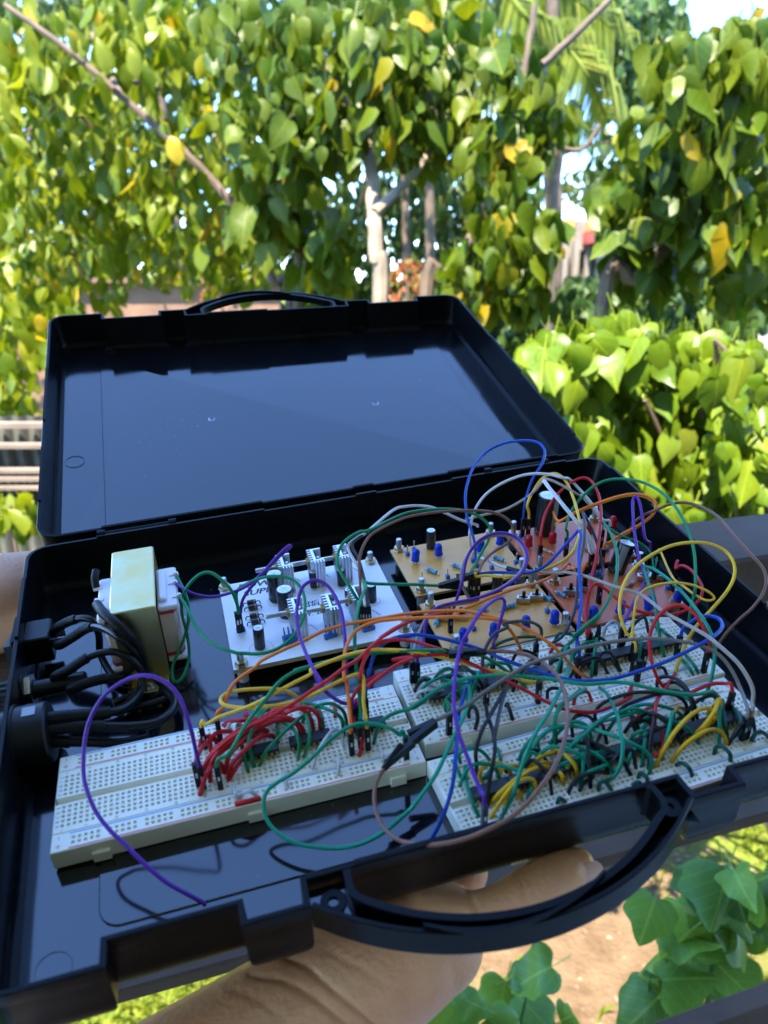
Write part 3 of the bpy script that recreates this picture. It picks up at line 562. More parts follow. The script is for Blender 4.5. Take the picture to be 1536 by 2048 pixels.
wbox('wall', M['terracotta'], hs_, org, -300, 566, 560, 640, 8.8, 9.0, ground=True); wbox('coping', M['terracotta'], hs_, org, -300, 556, 562, 566, 8.7, 9.1)
# left fence
Y = 2.7; org = base_of(WY(20, 930, Y)); fc = thing('sheet_fence', 'weathered corrugated sheet fence with pale plank rails at the left edge', 'fence', mw=Matrix.Translation(org))
b = MB(); x0, x1 = WY(-260, 900, Y).x, WY(130, 900, Y).x; zt_ = WY(0, 835, Y).z; n = 90; vs = []
for z in (0.0, zt_):
    for i in range(n): vs.append((x0 + (x1 - x0) * i / (n - 1), Y + 0.03 + 0.012 * math.sin(i * 0.9), z))
b.add(vs, [(i, i + 1, n + i + 1, n + i) for i in range(n - 1)]); wpart(b, 'corrugated_sheet', M['sheet'], fc, org, smooth=True)
for py, h in ((842, 12), (884, 10), (934, 9), (950, 9), (968, 8)):
    a = WY(-260, py, Y); c = WY(130, py + h, Y); b = MB(); b.box((x0, Y - 0.03, c.z), (x1, Y - 0.002, a.z), bev=0.003); wpart(b, 'plank', M['plank'], fc, org)
b = MB(); b.box((x0 + 0.2, Y - 0.07, 0), (x0 + 0.26, Y - 0.031, zt_)); wpart(b, 'post', M['plank'], fc, org)
# ================================================================ the case
RIM, FLOOR, BOT = 30.0, -1.5, -5.0
def arc(cx, cy, r, a0, a1, n=7):
    return [(cx + r * math.cos(rad(a0 + (a1 - a0) * i / n)), cy + r * math.sin(rad(a0 + (a1 - a0) * i / n))) for i in range(n + 1)]
X0, X1, YB, YF, YR = -20.0, 377.0, 228.0, -70.0, -60.5
def circ_arc(x0, y0, x1, y1, sag, n):
    # arc from (x0,y0) to (x1,y1) bulging to -y by sag
    w_ = (x1 - x0) / 2; r = (w_ * w_ + sag * sag) / (2 * sag); cx = (x0 + x1) / 2; cy = y0 - sag + r
    a = math.asin(w_ / r)
    return [(cx + r * math.sin(-a + 2 * a * i / n), cy - r * math.cos(-a + 2 * a * i / n)) for i in range(n + 1)]
outline = (arc(X0 + 14, YF + 14, 14, 180, 270) + [(26, YF), (26.5, YR), (73.5, YR), (74, YF + 1), (99, YF + 1), (99.5, -58), (255.5, -58), (256, YF + 1), (281, YF + 1), (281.5, YR), (329.5, YR), (330, YF)]
           + arc(X1 - 14, YF + 14, 14, 270, 360) + arc(X1 - 14, YB - 14, 14, 0, 90) + arc(X0 + 14, YB - 14, 14, 90, 180))
def resample(pts, n):
    L_ = [0.0]
    for p, q in zip(pts, pts[1:]): L_.append(L_[-1] + math.hypot(p[0] - q[0], p[1] - q[1]))
    res = []
    for i in range(n):
        d = L_[-1] * i / (n - 1); k = max(j for j in range(len(L_) - 1) if L_[j] <= d + 1e-9); f = (d - L_[k]) / max(1e-9, L_[k + 1] - L_[k])
        res.append((pts[k][0] + (pts[k + 1][0] - pts[k][0]) * f, pts[k][1] + (pts[k + 1][1] - pts[k][1]) * f))
    return res
def offset(poly, d):
    n = len(poly); res = []
    for i in range(n):
        p0, p1, p2 = Vector(poly[i - 1]), Vector(poly[i]), Vector(poly[(i + 1) % n])
        e1 = (p1 - p0); e2 = (p2 - p1)
        e1 = e1.normalized() if e1.length > 1e-6 else e2.normalized(); e2 = e2.normalized() if e2.length > 1e-6 else e1
        n1 = Vector((-e1.y, e1.x)); n2 = Vector((-e2.y, e2.x)); m_ = n1 + n2
        k = max(0.5, 1 + n1.dot(n2)); res.append(tuple(p1 + m_ * (d / k)))
    return res
def warp(p):
    x, y, z = p
    s = max(0.0, min(1.0, (80 - x) / 100.0)); x += s * (-0.045 * (y - 30))
    s2 = max(0.0, min(1.0, (x - 300) / 75.0)) * max(0.0, min(1.0, (z + 1.5) / 31.5)); x += s2 * 0.05 * (y - 140)
    return (x, y, z)
def hinge_map(p):
    x, y, z = p
    a = rad(14.3 + (10.4 - 14.3) * (x + 20) / 395.0); u = 230.0 - y + 1.0
    x2 = x - 3.5 * max(0, (80 - x) / 100.0)
    return (x2, 231.0 + u * math.cos(a) - (z - RIM) * math.sin(a), 31.0 + u * math.sin(a) + (z - RIM) * math.cos(a))
def wall_sweep(mb, poly, prof, fn, closed=True):
    rings = [[fn((x, y, z)) for x, y in offset(poly, d)] for d, z in prof]; n = len(poly)
    vs = [v for r in rings for v in r]; k = len(prof)
    mb.add(vs, [(i * n + j, i * n + (j + 1) % n, (i + 1) * n + (j + 1) % n, (i + 1) * n + j) for i in range(k - 1) for j in range(n)])
def fill(mb, loops, z, fn):
    bm = bmesh.new(); es = []
    for lp in loops:
        vv = [bm.verts.new((x, y, 0)) for x, y in lp]
        es += [bm.edges.new((vv[i], vv[(i + 1) % len(vv)])) for i in range(len(vv))]
    r = bmesh.ops.triangle_fill(bm, use_beauty=True, use_dissolve=False, edges=es)
    bm.verts.index_update()
    mb.add([fn((v.co.x, v.co.y, z)) for v in bm.verts], [tuple(v.index for v in f.verts) for f in bm.faces]); bm.free()
case = thing('briefcase', 'open black plastic briefcase holding breadboards, circuit boards and coloured wires', 'briefcase', (178, 80, 0))
CORG = (178, 80, 0)
def shell(nm, fn):
    walls = MB()
    prof = [(13, BOT), (7.0, BOT + 1.2), (3.2, BOT + 4.5), (1.0, 4.5), (0.3, 9), (0.2, 22), (0.0, 22.3), (0.0, RIM - 0.4), (0.4, RIM), (2.0, RIM), (2.3, RIM - 0.4), (3.0, 4), (3.6, 1), (5.2, -0.7), (7.5, FLOOR)]
    wall_sweep(walls, outline, prof, fn)
    w_ = part(walls, nm + '_wall', M['case_wall'], case, CORG, smooth=0.6, fix=True)
    fl = MB(); fill(fl, [offset(outline, 7.4)], FLOOR, fn); f_ = part(fl, nm + '_floor', M['case'], case, CORG)
    un = MB(); fill(un, [offset(outline, 12.9)], BOT, fn); part(un, nm + '_underside', M['case_wall'], case, CORG)
    # carrying handle: an open channel bowed out from the front wall
    n = 48; HZ = 18.0 if nm == 'tray' else 23.0
    oa = resample([(99, YF + 1)] + circ_arc(100, YF + 0.5, 255, YF + 0.5, 28.8, 30) + [(256, YF + 1)], n)
    ia = resample([(115.5, -58.2), (115.2, -64)] + arc(120.5, -65.5, 5.5, 190, 235, 4) + circ_arc(119, -71.5, 237, -71.5, 20.5, 26) + arc(237.5, -65.5, 5.5, 305, 360, 4) + [(243, -60)] + arc(239.5, -60.5, 3.5, 10, 75, 4), n)
    def chan(mb, pts, th, z0, z1, e=0.4):
        rings = []
        for i, p in enumerate(pts):
            q0, q1 = Vector(pts[max(0, i - 1)]), Vector(pts[min(n - 1, i + 1)]); d = (q1 - q0).normalized(); nn = Vector((-d.y, d.x)); p = Vector(p)
            a_, b_ = p, p + nn * th
            rings.append([fn((*a_, z0)), fn((*a_, z1 - e)), fn((*(a_ + nn * e), z1)), fn((*(b_ - nn * e), z1)), fn((*b_, z1 - e)), fn((*b_, z0))])
        mb.add([v for r in rings for v in r], [(i * 6 + k, (i + 1) * 6 + k, (i + 1) * 6 + (k + 1) % 6, i * 6 + (k + 1) % 6) for i in range(n - 1) for k in range(6)])
    hd = MB(); chan(hd, oa, 2.2, HZ, RIM); ho_ = part(hd, nm + '_handle', M['case_wall'], case, CORG, smooth=0.6, fix=True)
    hd = MB(); chan(hd, ia, -2.0, HZ - (5 if nm == 'tray' else 0), RIM); part(hd, 'handle_inner_wall', M['case_wall'], ho_, CORG, smooth=0.6, fix=True)
    hd = MB(); hd.add([fn((x, y, HZ + 0.5)) for x, y in oa] + [fn((x, y, HZ + 0.5)) for x, y in ia], [(i, i + 1, n + i + 1, n + i) for i in range(n - 1)]); part(hd, 'handle_channel', M['case_wall'], ho_, CORG)
    for xa, xb in ((99.5, 114.5), (242.5, 255.5)):
        hd = MB(); hd.add([fn(p) for p in ((xa, -58.5, 24), (xb, -58.5, 24), (xb, -76, 24), (xa, -68.5, 24))], [(0, 1, 2, 3)]); part(hd, 'handle_end_plate', M['case'] if xa < 200 else M['case_wall'], ho_, CORG)
    # raised centre panel of the floor
    rr = (arc(26, -24.5, 9, 180, 270, 6) + arc(331, -24.5, 9, 270, 360, 6) + arc(331, 188, 9, 0, 90, 6) + arc(26, 188, 9, 90, 180, 6))
    pn = MB(); wall_sweep(pn, rr, [(0, FLOOR - 0.3), (0, FLOOR + 0.55), (0.35, FLOOR + 0.8)], fn); fill(pn, [offset(rr, 0.35)], FLOOR + 0.8, fn)
    part(pn, 'floor_panel', M['case'], case, CORG, fix=True)
    # raised tongue on stretches of the rim
    for (xa, ya, xb, yb) in ((20, YB - 1.2, 125, YB - 1.2), (190, YB - 1.2, 205, YB - 1.2), (262, YB - 1.2, 350, YB - 1.2), (X0 + 1.2, 20, X0 + 1.2, 95), (X0 + 1.2, 130, X0 + 1.2, 190), (X1 - 1.2, 30, X1 - 1.2, 100), (X1 - 1.2, 150, X1 - 1.2, 205), (118, -56.8, 176, -56.8)):
        tg = MB()
        if abs(ya - yb) < 1e-6: q = [(xa, ya - 0.9), (xb, ya - 0.9), (xb, ya + 0.9), (xa, ya + 0.9)]
        else: q = [(xa - 0.9, ya), (xa + 0.9, ya), (xa + 0.9, yb), (xa - 0.9, yb)]
        tg.add([fn((x, y, RIM - 2)) for x, y in q] + [fn((x, y, RIM + 1.3)) for x, y in q], [(4, 5, 6, 7), (0, 1, 5, 4), (1, 2, 6, 5), (2, 3, 7, 6), (3, 0, 4, 7)])
        part(tg, 'rim_tongue', M['case_wall'], case, CORG)
    # wedge ribs and screw boss between the front wall and the handle
    for bx in (107.5, 247.5):
        rb = MB()
        rb.add([fn(p) for p in [(bx + 5 * math.cos(2 * math.pi * k / 14), -66 + 5 * math.sin(2 * math.pi * k / 14), z) for z in (19.0, RIM - 5) for k in range(14)] +
                [(bx + 2 * math.cos(2 * math.pi * k / 14), -66 + 2 * math.sin(2 * math.pi * k / 14), RIM - 5) for k in range(14)] + [(bx + 2 * math.cos(2 * math.pi * k / 14), -66 + 2 * math.sin(2 * math.pi * k / 14), RIM - 10) for k in range(14)]],
               [(r * 14 + k, r * 14 + (k + 1) % 14, (r + 1) * 14 + (k + 1) % 14, (r + 1) * 14 + k) for r in range(3) for k in range(14)] + [tuple(range(42, 56))])
        part(rb, 'screw_boss', M['case_wall'], case, CORG, smooth=0.6)
    return w_, f_
shell('tray', warp)
shell('lid', hinge_map)
# lip and channel floor inside the handle
for fn in (warp, hinge_map):
    a = circ_arc(135, -89.8, 205, -90.5, 9.5, 10); m_ = len(a); hb = MB()
    hb.add([fn((x, y + 1.2, RIM - 2)) for x, y in a] + [fn((x, y + 1.2, RIM + 1.6)) for x, y in a] + [fn((x, y + 2.6, RIM + 1.6)) for x, y in a] + [fn((x, y + 2.6, RIM - 2)) for x, y in a],
           [(r * m_ + i, r * m_ + i + 1, (r + 1) * m_ + i + 1, (r + 1) * m_ + i) for r in range(3) for i in range(m_ - 1)])
    part(hb, 'handle_lip', M['case_wall'], case, CORG, smooth=0.6)
# hinges
for xa, xb in ((15, 66), (289, 340)):
    h = MB()
    h.cyl((xa + 4, 230.5, 29), (xb - 4, 230.5, 29), 2.6, 14)
    ho = part(h, 'hinge', M['case_wall'], case, CORG, smooth=0.6)
    for x in (xa, xb - 5):
        c = MB(); c.cyl((x, 230.5, 29), (x + 5, 230.5, 29), 3.9, 16); part(c, 'knuckle', M['case_wall'], ho, CORG, smooth=0.6)
# lid floor: two screw dents, an ejector ring
for px, py in ((422, 840), (752, 810), (480, 742)):
    best = None
    for y_ in range(-60, 220, 2):
        for x_ in range(0, 360, 2):
            X = Vector(hinge_map((x_, y_, FLOOR + 0.8))); q = RC @ (X - CC)
            e = (768 + F * q.x / q.z - px) ** 2 + (1024 + F * q.y / q.z - py) ** 2
            if best is None or e < best[0]: best = (e, x_, y_)
    if py == 742: continue
    d = MB(); _, bx, by = best
    ring = lambda r, z: [hinge_map((bx + r * math.cos(2 * math.pi * k / 16), by + r * math.sin(2 * math.pi * k / 16), z)) for k in range(16)]
    R_ = [ring(4.2, FLOOR + 0.81), ring(3.8, FLOOR + 2.0), ring(2.4, FLOOR + 2.6), ring(1.2, FLOOR + 1.4)]
    d.add([v for r in R_ for v in r], [(r * 16 + k, r * 16 + (k + 1) % 16, (r + 1) * 16 + (k + 1) % 16, (r + 1) * 16 + k) for r in range(3) for k in range(16)] + [tuple(range(48, 64))])
    part(d, 'rivet', M['steel'], case, CORG, smooth=0.5)
for fn, bx, by in ((hinge_map, -4, 110), (warp, 0, -44)):
    d = MB(); ring = lambda r, z: [fn((bx + r * math.cos(2 * math.pi * k / 28), by + r * math.sin(2 * math.pi * k / 28), z)) for k in range(28)]
    R_ = [ring(7.3, FLOOR + 0.02), ring(7.2, FLOOR + 0.3), ring(6.9, FLOOR + 0.3), ring(6.8, FLOOR + 0.02)]
    d.add([v for r in R_ for v in r], [(r * 28 + k, r * 28 + (k + 1) % 28, (r + 1) * 28 + (k + 1) % 28, (r + 1) * 28 + k) for r in range(3) for k in range(28)])
    part(d, 'moulding_ring', M['case'], case, CORG, smooth=0.5)
# ================================================================ solderless breadboards
BL, BWD, BH = 165.5, 54.8, 9.5
def pit_sheet(mb, x0, x1, y0, y1, hx, hy, z, r=0.78, depth=1.1, ok=None):
    xs = [x0] + [v for h in hx for v in (h - r, h + r)] + [x1]
    ys = [y0] + [v for h in hy for v in (h - r, h + r)] + [y1]
    nx = len(xs); vs = [(x, y, z) for y in ys for x in xs]; fs = []; pits = []
    for j in range(len(ys) - 1):
        for i in range(nx - 1):
            q = (j * nx + i, j * nx + i + 1, (j + 1) * nx + i + 1, (j + 1) * nx + i)
            if i % 2 and j % 2 and (ok is None or ok(i // 2, j // 2)): pits.append((q, (xs[i] + xs[i + 1]) / 2, (ys[j] + ys[j + 1]) / 2))
            else: fs.append(q)
    mi = [0] * len(fs)
    for q, cx, cy in pits:
        o = len(vs); k = 0.5
        vs += [(cx - k, cy - k, z - depth), (cx + k, cy - k, z - depth), (cx + k, cy + k, z - depth), (cx - k, cy + k, z - depth)]
        for a in range(4): fs.append((q[a], q[(a + 1) % 4], o + (a + 1) % 4, o + a)); mi.append(0)
        fs.append((o, o + 1, o + 2, o + 3)); mi.append(1)
    off = len(mb.v); mb.v += vs; mb.f += [tuple(i + off for i in f) for f in fs]; mb.m += mi
COLX = [BL / 2 - 78.74 + 2.54 * i for i in range(63)]
ROWY = [BWD / 2 - 13.97 + 2.54 * i + (5.08 if i >= 5 else 0) for i in range(10)]
RX = [8.0 + (BL / 2 - 8.0 - 73.66) + 2.54 * i for i in range(59)]
main = MB(); y0, y1 = 9.6, BWD - 9.6; g0, g1 = BWD / 2 - 1.9, BWD / 2 + 1.9
pit_sheet(main, 0.4, BL - 0.4, y0 + 0.3, g0, COLX, ROWY[:5], BH)
pit_sheet(main, 0.4, BL - 0.4, g1, y1 - 0.3, COLX, ROWY[5:], BH)
main.add([(0.4, g0, BH), (BL - 0.4, g0, BH), (BL - 0.4, g0 + 0.5, BH - 2.6), (0.4, g0 + 0.5, BH - 2.6), (0.4, g1 - 0.5, BH - 2.6), (BL - 0.4, g1 - 0.5, BH - 2.6), (BL - 0.4, g1, BH), (0.4, g1, BH)], [(0, 1, 2, 3), (3, 2, 5, 4), (4, 5, 6, 7)])
def skirt(mb, x0, x1, y0, y1, z1, e=0.4):
    a = [(x0 + e, y0 + e, z1), (x1 - e, y0 + e, z1), (x1 - e, y1 - e, z1), (x0 + e, y1 - e, z1)]
    b = [(x0, y0, z1 - e), (x1, y0, z1 - e), (x1, y1, z1 - e), (x0, y1, z1 - e)]; c = [(x, y, 0) for x, y, _ in b]
    mb.add(a + b + c, [(r * 4 + (k + 1) % 4, r * 4 + k, (r + 1) * 4 + k, (r + 1) * 4 + (k + 1) % 4) for r in range(2) for k in range(4)] + [(11, 10, 9, 8)])
skirt(main, 0, BL, y0, y1, BH)
ME_MAIN = main.data('main_strip', [M['cream'], M['hole']])
rail = MB(); pit_sheet(rail, 0.4, BL - 0.4, 0.4, 9.2, RX, [3.4, 5.94], BH, ok=lambda i, j: i % 6 != 5)
skirt(rail, 0, BL, 0, 9.5, BH); ME_RAIL = rail.data('power_rail', [M['cream'], M['hole']])
def strip(x0, x1, y0, y1, z): return [(x0, y0, z), (x1, y0, z), (x1, y1, z), (x0, y1, z)], [(0, 1, 2, 3)]
def rail_print(sign):
    a = MB(); zz = BH + 0.04
    if sign == '+': a.add(*strip(7.5, BL - 7.5, 0.6, 1.2, zz)); [a.add(*strip(x - 1.1, x + 1.1, 2.55, 2.85, zz)) or a.add(*strip(x - 0.15, x + 0.15, 1.6, 2.5, zz)) or a.add(*strip(x - 0.15, x + 0.15, 2.9, 3.8, zz)) for x in (3.2, BL - 3.2)]
    else: a.add(*strip(7.5, BL - 7.5, 8.1, 8.7, zz)); [a.add(*strip(x - 0.15, x + 0.15, 6.2, 7.9, zz)) for x in (3.2, BL - 3.2)]
    return a
ME_PLUS = rail_print('+').data('plus_line', M['redink']); ME_MINUS = rail_print('-').data('minus_line', M['blueink'])
ink = MB(); zz = BH + 0.04
for i, r_ in enumerate('ABCDEFGHIJ'):
    for x in (1.9, BL - 1.9): add_text(ink, r_, x, ROWY[i], zz, 2.1, rot=math.pi / 2)
for n_ in [1] + list(range(5, 61, 5)):
    for y in (ROWY[0] - 2.6, ROWY[9] + 2.6): add_text(ink, str(n_), COLX[n_ - 1], y, zz, 1.9, rot=math.pi / 2)
ME_INK = ink.data('row_and_column_print', M['blackink'])
tab = MB(); tab.box((0, -1.8, 0), (7.5, 0, 5.2), bev=0.3); ME_TAB = tab.data('snap_tab', M['cream'])
foam = MB(); foam.box((0.8, 0.8, -1.4), (BL - 0.8, BWD - 0.8, 0)); ME_FOAM = foam.data('foam_tape', M['blk'])
BOARDS = {}
def breadboard(key, label, x, y, th, flip):
    mw = CASE @ Matrix.Translation((x / 1000, y / 1000, 0)) @ Matrix.Rotation(th, 4, 'Z')
    t = thing('breadboard', label, 'breadboard', group='breadboards stuck to the case floor', mw=mw); BOARDS[key] = (x, y, th)
    def put(nm, me, dx=0, dy=0, par=t, rot=False):
        o = link(nm, me, par)
        o.matrix_local = (Matrix.Translation((BL / 1000, BWD / 1000, 0)) @ Matrix.Rotation(math.pi, 4, 'Z') if rot else Matrix.Identity(4)) @ Matrix.Translation((dx / 1000, dy / 1000, 0)); return o
    m_ = put('main_strip', ME_MAIN); pr_ = link('row_and_column_print', ME_INK, m_)
    if flip: pr_.matrix_local = Matrix.Translation((BL / 1000, BWD / 1000, 0)) @ Matrix.Rotation(math.pi, 4, 'Z')
    for dy in (0, BWD - 9.5):
        r_ = put('power_rail', ME_RAIL, 0, dy); link('plus_line', ME_PLUS, r_); link('minus_line', ME_MINUS, r_)
    for dx in (16, 82, 148): put('snap_tab', ME_TAB, dx, 0)
    put('foam_tape', ME_FOAM)
    return t
breadboard('A', 'cream breadboard alone at the front left, its left third empty', 0, 0, 0, False)
breadboard('B', 'cream breadboard at the right, behind the front one, below the brown circuit boards', 168.5, 9.6, -0.0015, True)
breadboard('C', 'cream breadboard at the front right, partly hidden by the carrying handle', 168.2, -54.8, 0.042, False)
def on_board(key, u, v, z=BH):
    x, y, th = BOARDS[key]; c, s = math.cos(th), math.sin(th)
    return Vector((x + c * u - s * v, y + s * u + c * v, z))
def board_u(key, p):
    x, y, th = BOARDS[key]; c, s = math.cos(th), math.sin(th)
    return c * (p.x - x) + s * (p.y - y), -s * (p.x - x) + c * (p.y - y)
# ---------------------------------------------------------------- chips
def chip(key, u0, npin, label):
    nl = npin // 2; ln = nl * 2.54 - 0.3; th = BOARDS[key][2]
    base = on_board(key, u0, BWD / 2)
    t = thing('integrated_circuit', label, 'chip', group='chips across the centre channels', mw=CASE @ Matrix.Translation(base / 1000) @ Matrix.Rotation(th, 4, 'Z'))
    b = MB(); b.box((0, -3.2, 1.0), (ln, 3.2, 4.6), bev=0.35)
    part(b, 'body', M['chip'], t)
    n_ = MB(); n_.cyl((0.9, 0, 4.55), (0.9, 0, 4.66), 0.8, 10); part(n_, 'notch', M['blk'], t)
    p_ = MB()
    for i in range(nl):
        x = 1.1 + 2.54 * i
        for s in (-1, 1):
            p_.box((x - 0.65, min(s * 3.2, s * 3.75), 1.0), (x + 0.65, max(s * 3.2, s * 3.75), 3.2)); p_.box((x - 0.3, min(s * 3.45, s * 3.75), -1.2), (x + 0.3, max(s * 3.45, s * 3.75), 1.0))
    o = part(p_, 'pins', M['brass'], t); o['kind'] = 'stuff'
cu = lambda key, zk, x, y: board_u(key, P(x, y, 13.5, zk))[0]
chip('A', 83.5, 14, 'left black chip on the front left breadboard, beside the red wire bundle')
chip('A', 106.3, 16, 'middle black chip on the front left breadboard, under the green arches')
chip('A', 136.0, 14, 'right black chip on the front left breadboard, behind the pair of black plugs')
chip('B', cu('B', 'f', 410, 380), 16, 'leftmost chip on the rear right breadboard, under teal and white loops')
chip('B', cu('B', 'c', 690, 440), 16, 'second chip from the left on the rear right breadboard')
chip('B', cu('B', 'c', 1010, 420), 14, 'third chip from the left on the rear right breadboard, near the blue vertical wire')
chip('B', cu('B', 'd', 205, 460), 20, 'long chip on the rear right breadboard left of the yellow plugs')
chip('B', cu('B', 'd', 405, 410), 20, 'long chip on the rear right breadboard just left of the leaning red loop')
chip('B', cu('B', 'd', 670, 350), 16, 'rightmost chip on the rear right breadboard')
chip('C', cu('C', 'c', 640, 1170), 14, 'leftmost chip on the front right breadboard beside the grey plug')
chip('C', cu('C', 'c', 890, 1090), 14, 'second chip from the left on the front right breadboard, under the yellow arches')
chip('C', cu('C', 'c', 1205, 1030), 20, 'chip on the front right breadboard where the long brown wire crosses')
chip('C', cu('C', 'd', 330, 1080), 20, 'chip on the front right breadboard right of the yellow fan of wires')
chip('C', cu('C', 'd', 640, 1000), 14, 'chip on the front right breadboard under the short red loop')
chip('C', cu('C', 'd', 860, 920), 16, 'chip on the front right breadboard under the tall black arches')
chip('C', cu('C', 'd', 1090, 860), 16, 'rightmost chip on the front right breadboard')

# ================================================================ circuit boards
PT = 10.0
def hexnut(mb, c, r, h):
    mb.prism([(c[0] + r * math.cos(rad(60 * k)), c[1] + r * math.sin(rad(60 * k))) for k in range(6)], c[2], c[2] + h)
def screws(t, pts, at, hgt=6.0, st=True):
    for x, y in pts:
        s = MB(); s.lathe((x, y, PT), [(1.9, 0), (1.9, hgt + 1.4), (1.6, hgt + 1.9)], 14); so_ = part(s, 'corner_screw', M['steel'], t, at, smooth=0.6)
        w_ = MB(); w_.cyl((x, y, PT), (x, y, PT + 0.5), 3.9, 16); part(w_, 'washer', M['steel'], so_, at, smooth=0.6)
        n_ = MB(); hexnut(n_, (x, y, PT + 0.5), 3.5, 2.3); part(n_, 'nut', M['brass'], so_, at)
        o_ = MB(); o_.cyl((x, y, FLOOR), (x, y, PT - 1.7), 3.0, 14); part(o_, 'standoff', M['standoff'], t, at, smooth=0.6)
def cap(t, p, r, h, at, tilt=(0, 0), stripe=200, print_ring=None, name='capacitor', txt=None):
    ax = Vector((tilt[0], tilt[1], 1)).normalized(); b = Vector(p)
    m_ = MB(); m_.lathe(b, [(r * 0.96, 0.4), (r, 0.9), (r, 2.2), (r * 0.955, 2.7), (r, 3.2), (r, h - 0.8), (r * 0.97, h - 0.2), (r * 0.86, h)], 24, axis=ax)
    o = part(m_, name, M['sleeve'], t, at, smooth=0.5)
    tp = MB(); tp.lathe(b + ax * (h - 0.15), [(r * 0.84, 0), (r * 0.84, 0.22), (r * 0.8, 0.26)], 24, axis=ax); part(tp, 'vent_top', M['captop'], o, at, smooth=0.5)
    vx = MB(); u = ax.orthogonal().normalized()
    for k in range(3):
        d = Quaternion(ax, rad(60 * k + 15)) @ u; e = ax.cross(d)
        c = b + ax * (h + 0.12)
        vx.add([c + d * r * .7 + e * .1, c - d * r * .7 + e * .1, c - d * r * .7 - e * .1, c + d * r * .7 - e * .1], [(0, 1, 2, 3)])
    part(vx, 'vent_score', M['stripe'], o, at)
    st = MB(); q = []
    u = (Vector((0, -1, 0)) - ax * ax.dot(Vector((0, -1, 0)))).normalized(); u = Quaternion(ax, rad(stripe)) @ u
    for z in (3.4, h - 1.0):
        for k in range(5): q.append(b + ax * z + (Quaternion(ax, rad(-22 + 11 * k)) @ u) * (r + 0.06))
    st.add(q, [(k, k + 1, 5 + k + 1, 5 + k) for k in range(4)]); part(st, 'polarity_stripe', M['stripe'], o, at, smooth=0.9)
    return o
def led_part(t, p, at, m_, tilt=(0, 0), lift=2.2):
    ax = Vector((tilt[0], tilt[1], 1)).normalized(); b = Vector(p) + ax * lift
    prof = [(2.5, 0), (2.9, 0.05), (2.9, 0.9), (2.5, 1.0), (2.5, 6.0)] + [(2.5 * math.cos(rad(a)), 6.0 + 2.5 * math.sin(rad(a))) for a in (20, 40, 60, 78)]
    x = MB(); x.lathe(b, prof, 18, axis=ax); o = part(x, 'led', m_, t, at, smooth=0.6)
    for s in (-1.27, 1.27):
        l = MB(); l.cyl(Vector(p) + Vector((s, 0, -0.5)), b + Vector((s, 0, 0.2)), 0.28, 6); part(l, 'lead', M['solder'], o, at)
def res(t, p, ang, at, m_=None, ln=6.3, r=1.15, lift=1.5):
    ln *= 1.2; r *= 1.25
    d = Vector((math.cos(rad(ang)), math.sin(rad(ang)), 0)); c = Vector(p) + Vector((0, 0, lift))
    x = MB(); x.lathe(c - d * ln / 2, [(r * 0.55, 0), (r, 0.35), (r, 1.3), (r * 0.84, 1.7), (r * 0.84, ln - 1.7), (r, ln - 1.3), (r, ln - 0.35), (r * 0.55, ln)], 14, axis=d)
    o = part(x, 'resistor', m_ or M['resb'], t, at, smooth=0.6)
    for k, z in enumerate((ln * .3, ln * .42, ln * .54, ln * .68)):
        bnd = MB(); bnd.lathe(c - d * (ln / 2 - z), [(r * 0.87, 0), (r * 0.87, 0.35)], 14, axis=d); part(bnd, 'colour_band', M['band' if k % 2 else 'diode'], o, at, smooth=0.6)
    for s in (-1, 1):
        l = MB(); l.tube([c + d * s * ln / 2, c + d * s * (ln / 2 + 1.3), c + d * s * (ln / 2 + 1.6) + Vector((0, 0, -0.5)), c + d * s * (ln / 2 + 1.65) + Vector((0, 0, -lift - 0.3))], 0.28, 6); part(l, 'lead', M['solder'], o, at)
def header(t, p, n, at, ang=0, pins=True, ph=7.0, bh=2.6):
    d = Vector((math.cos(rad(ang)), math.sin(rad(ang)), 0)); p = Vector(p)
    for i in range(n):
        c = p + d * (2.54 * (i - (n - 1) / 2))
        T = Matrix.Translation(c) @ Matrix.Rotation(rad(ang), 4, 'Z')
        x = MB(); x.box((-1.26, -1.35, 0.02), (1.26, 1.35, bh), bev=0.3, T=T); o = part(x, 'pin_header', M['hdr'], t, at)
        if pins: q = MB(); q.box((-0.32, -0.32, bh), (0.32, 0.32, bh + ph), T=T); part(q, 'pin', M['solder' if n == 1 else 'hdr'], o, at)
def switch(t, p, ang, at, on=1):
    T = Matrix.Translation(Vector(p)) @ Matrix.Rotation(rad(ang), 4, 'Z')
    x = MB(); x.box((-4.2, -1.9, 0.6), (4.2, 1.9, 4.3), bev=0.3, T=T); o = part(x, 'slide_switch', M['steel'], t, at)
    s = MB(); s.box((-2.6, -1.0, 4.28), (2.6, 1.0, 4.36), T=T); part(s, 'slot', M['blk'], o, at)
    l = MB(); l.box((0.2 * on - 1.0, -0.9, 4.3), (0.2 * on + 1.0, 0.9, 8.2), bev=0.2, T=T); part(l, 'lever', M['blk'], o, at)
def pcb(name, label, x0, y0, x1, y1, face, thick=1.7):
    at = (x0, y0, PT - thick)
    t = thing(name, label, 'circuit board', at)
    b = MB(); b.box((x0, y0, PT - thick), (x1, y1, PT - 0.25)); part(b, 'board', M['pcbe'] if face != M['pcbr'] else face, t, at)
    f = MB(); f.box((x0, y0, PT - 0.24), (x1, y1, PT)); part(f, 'board_face', face, t, at)
    return t, at
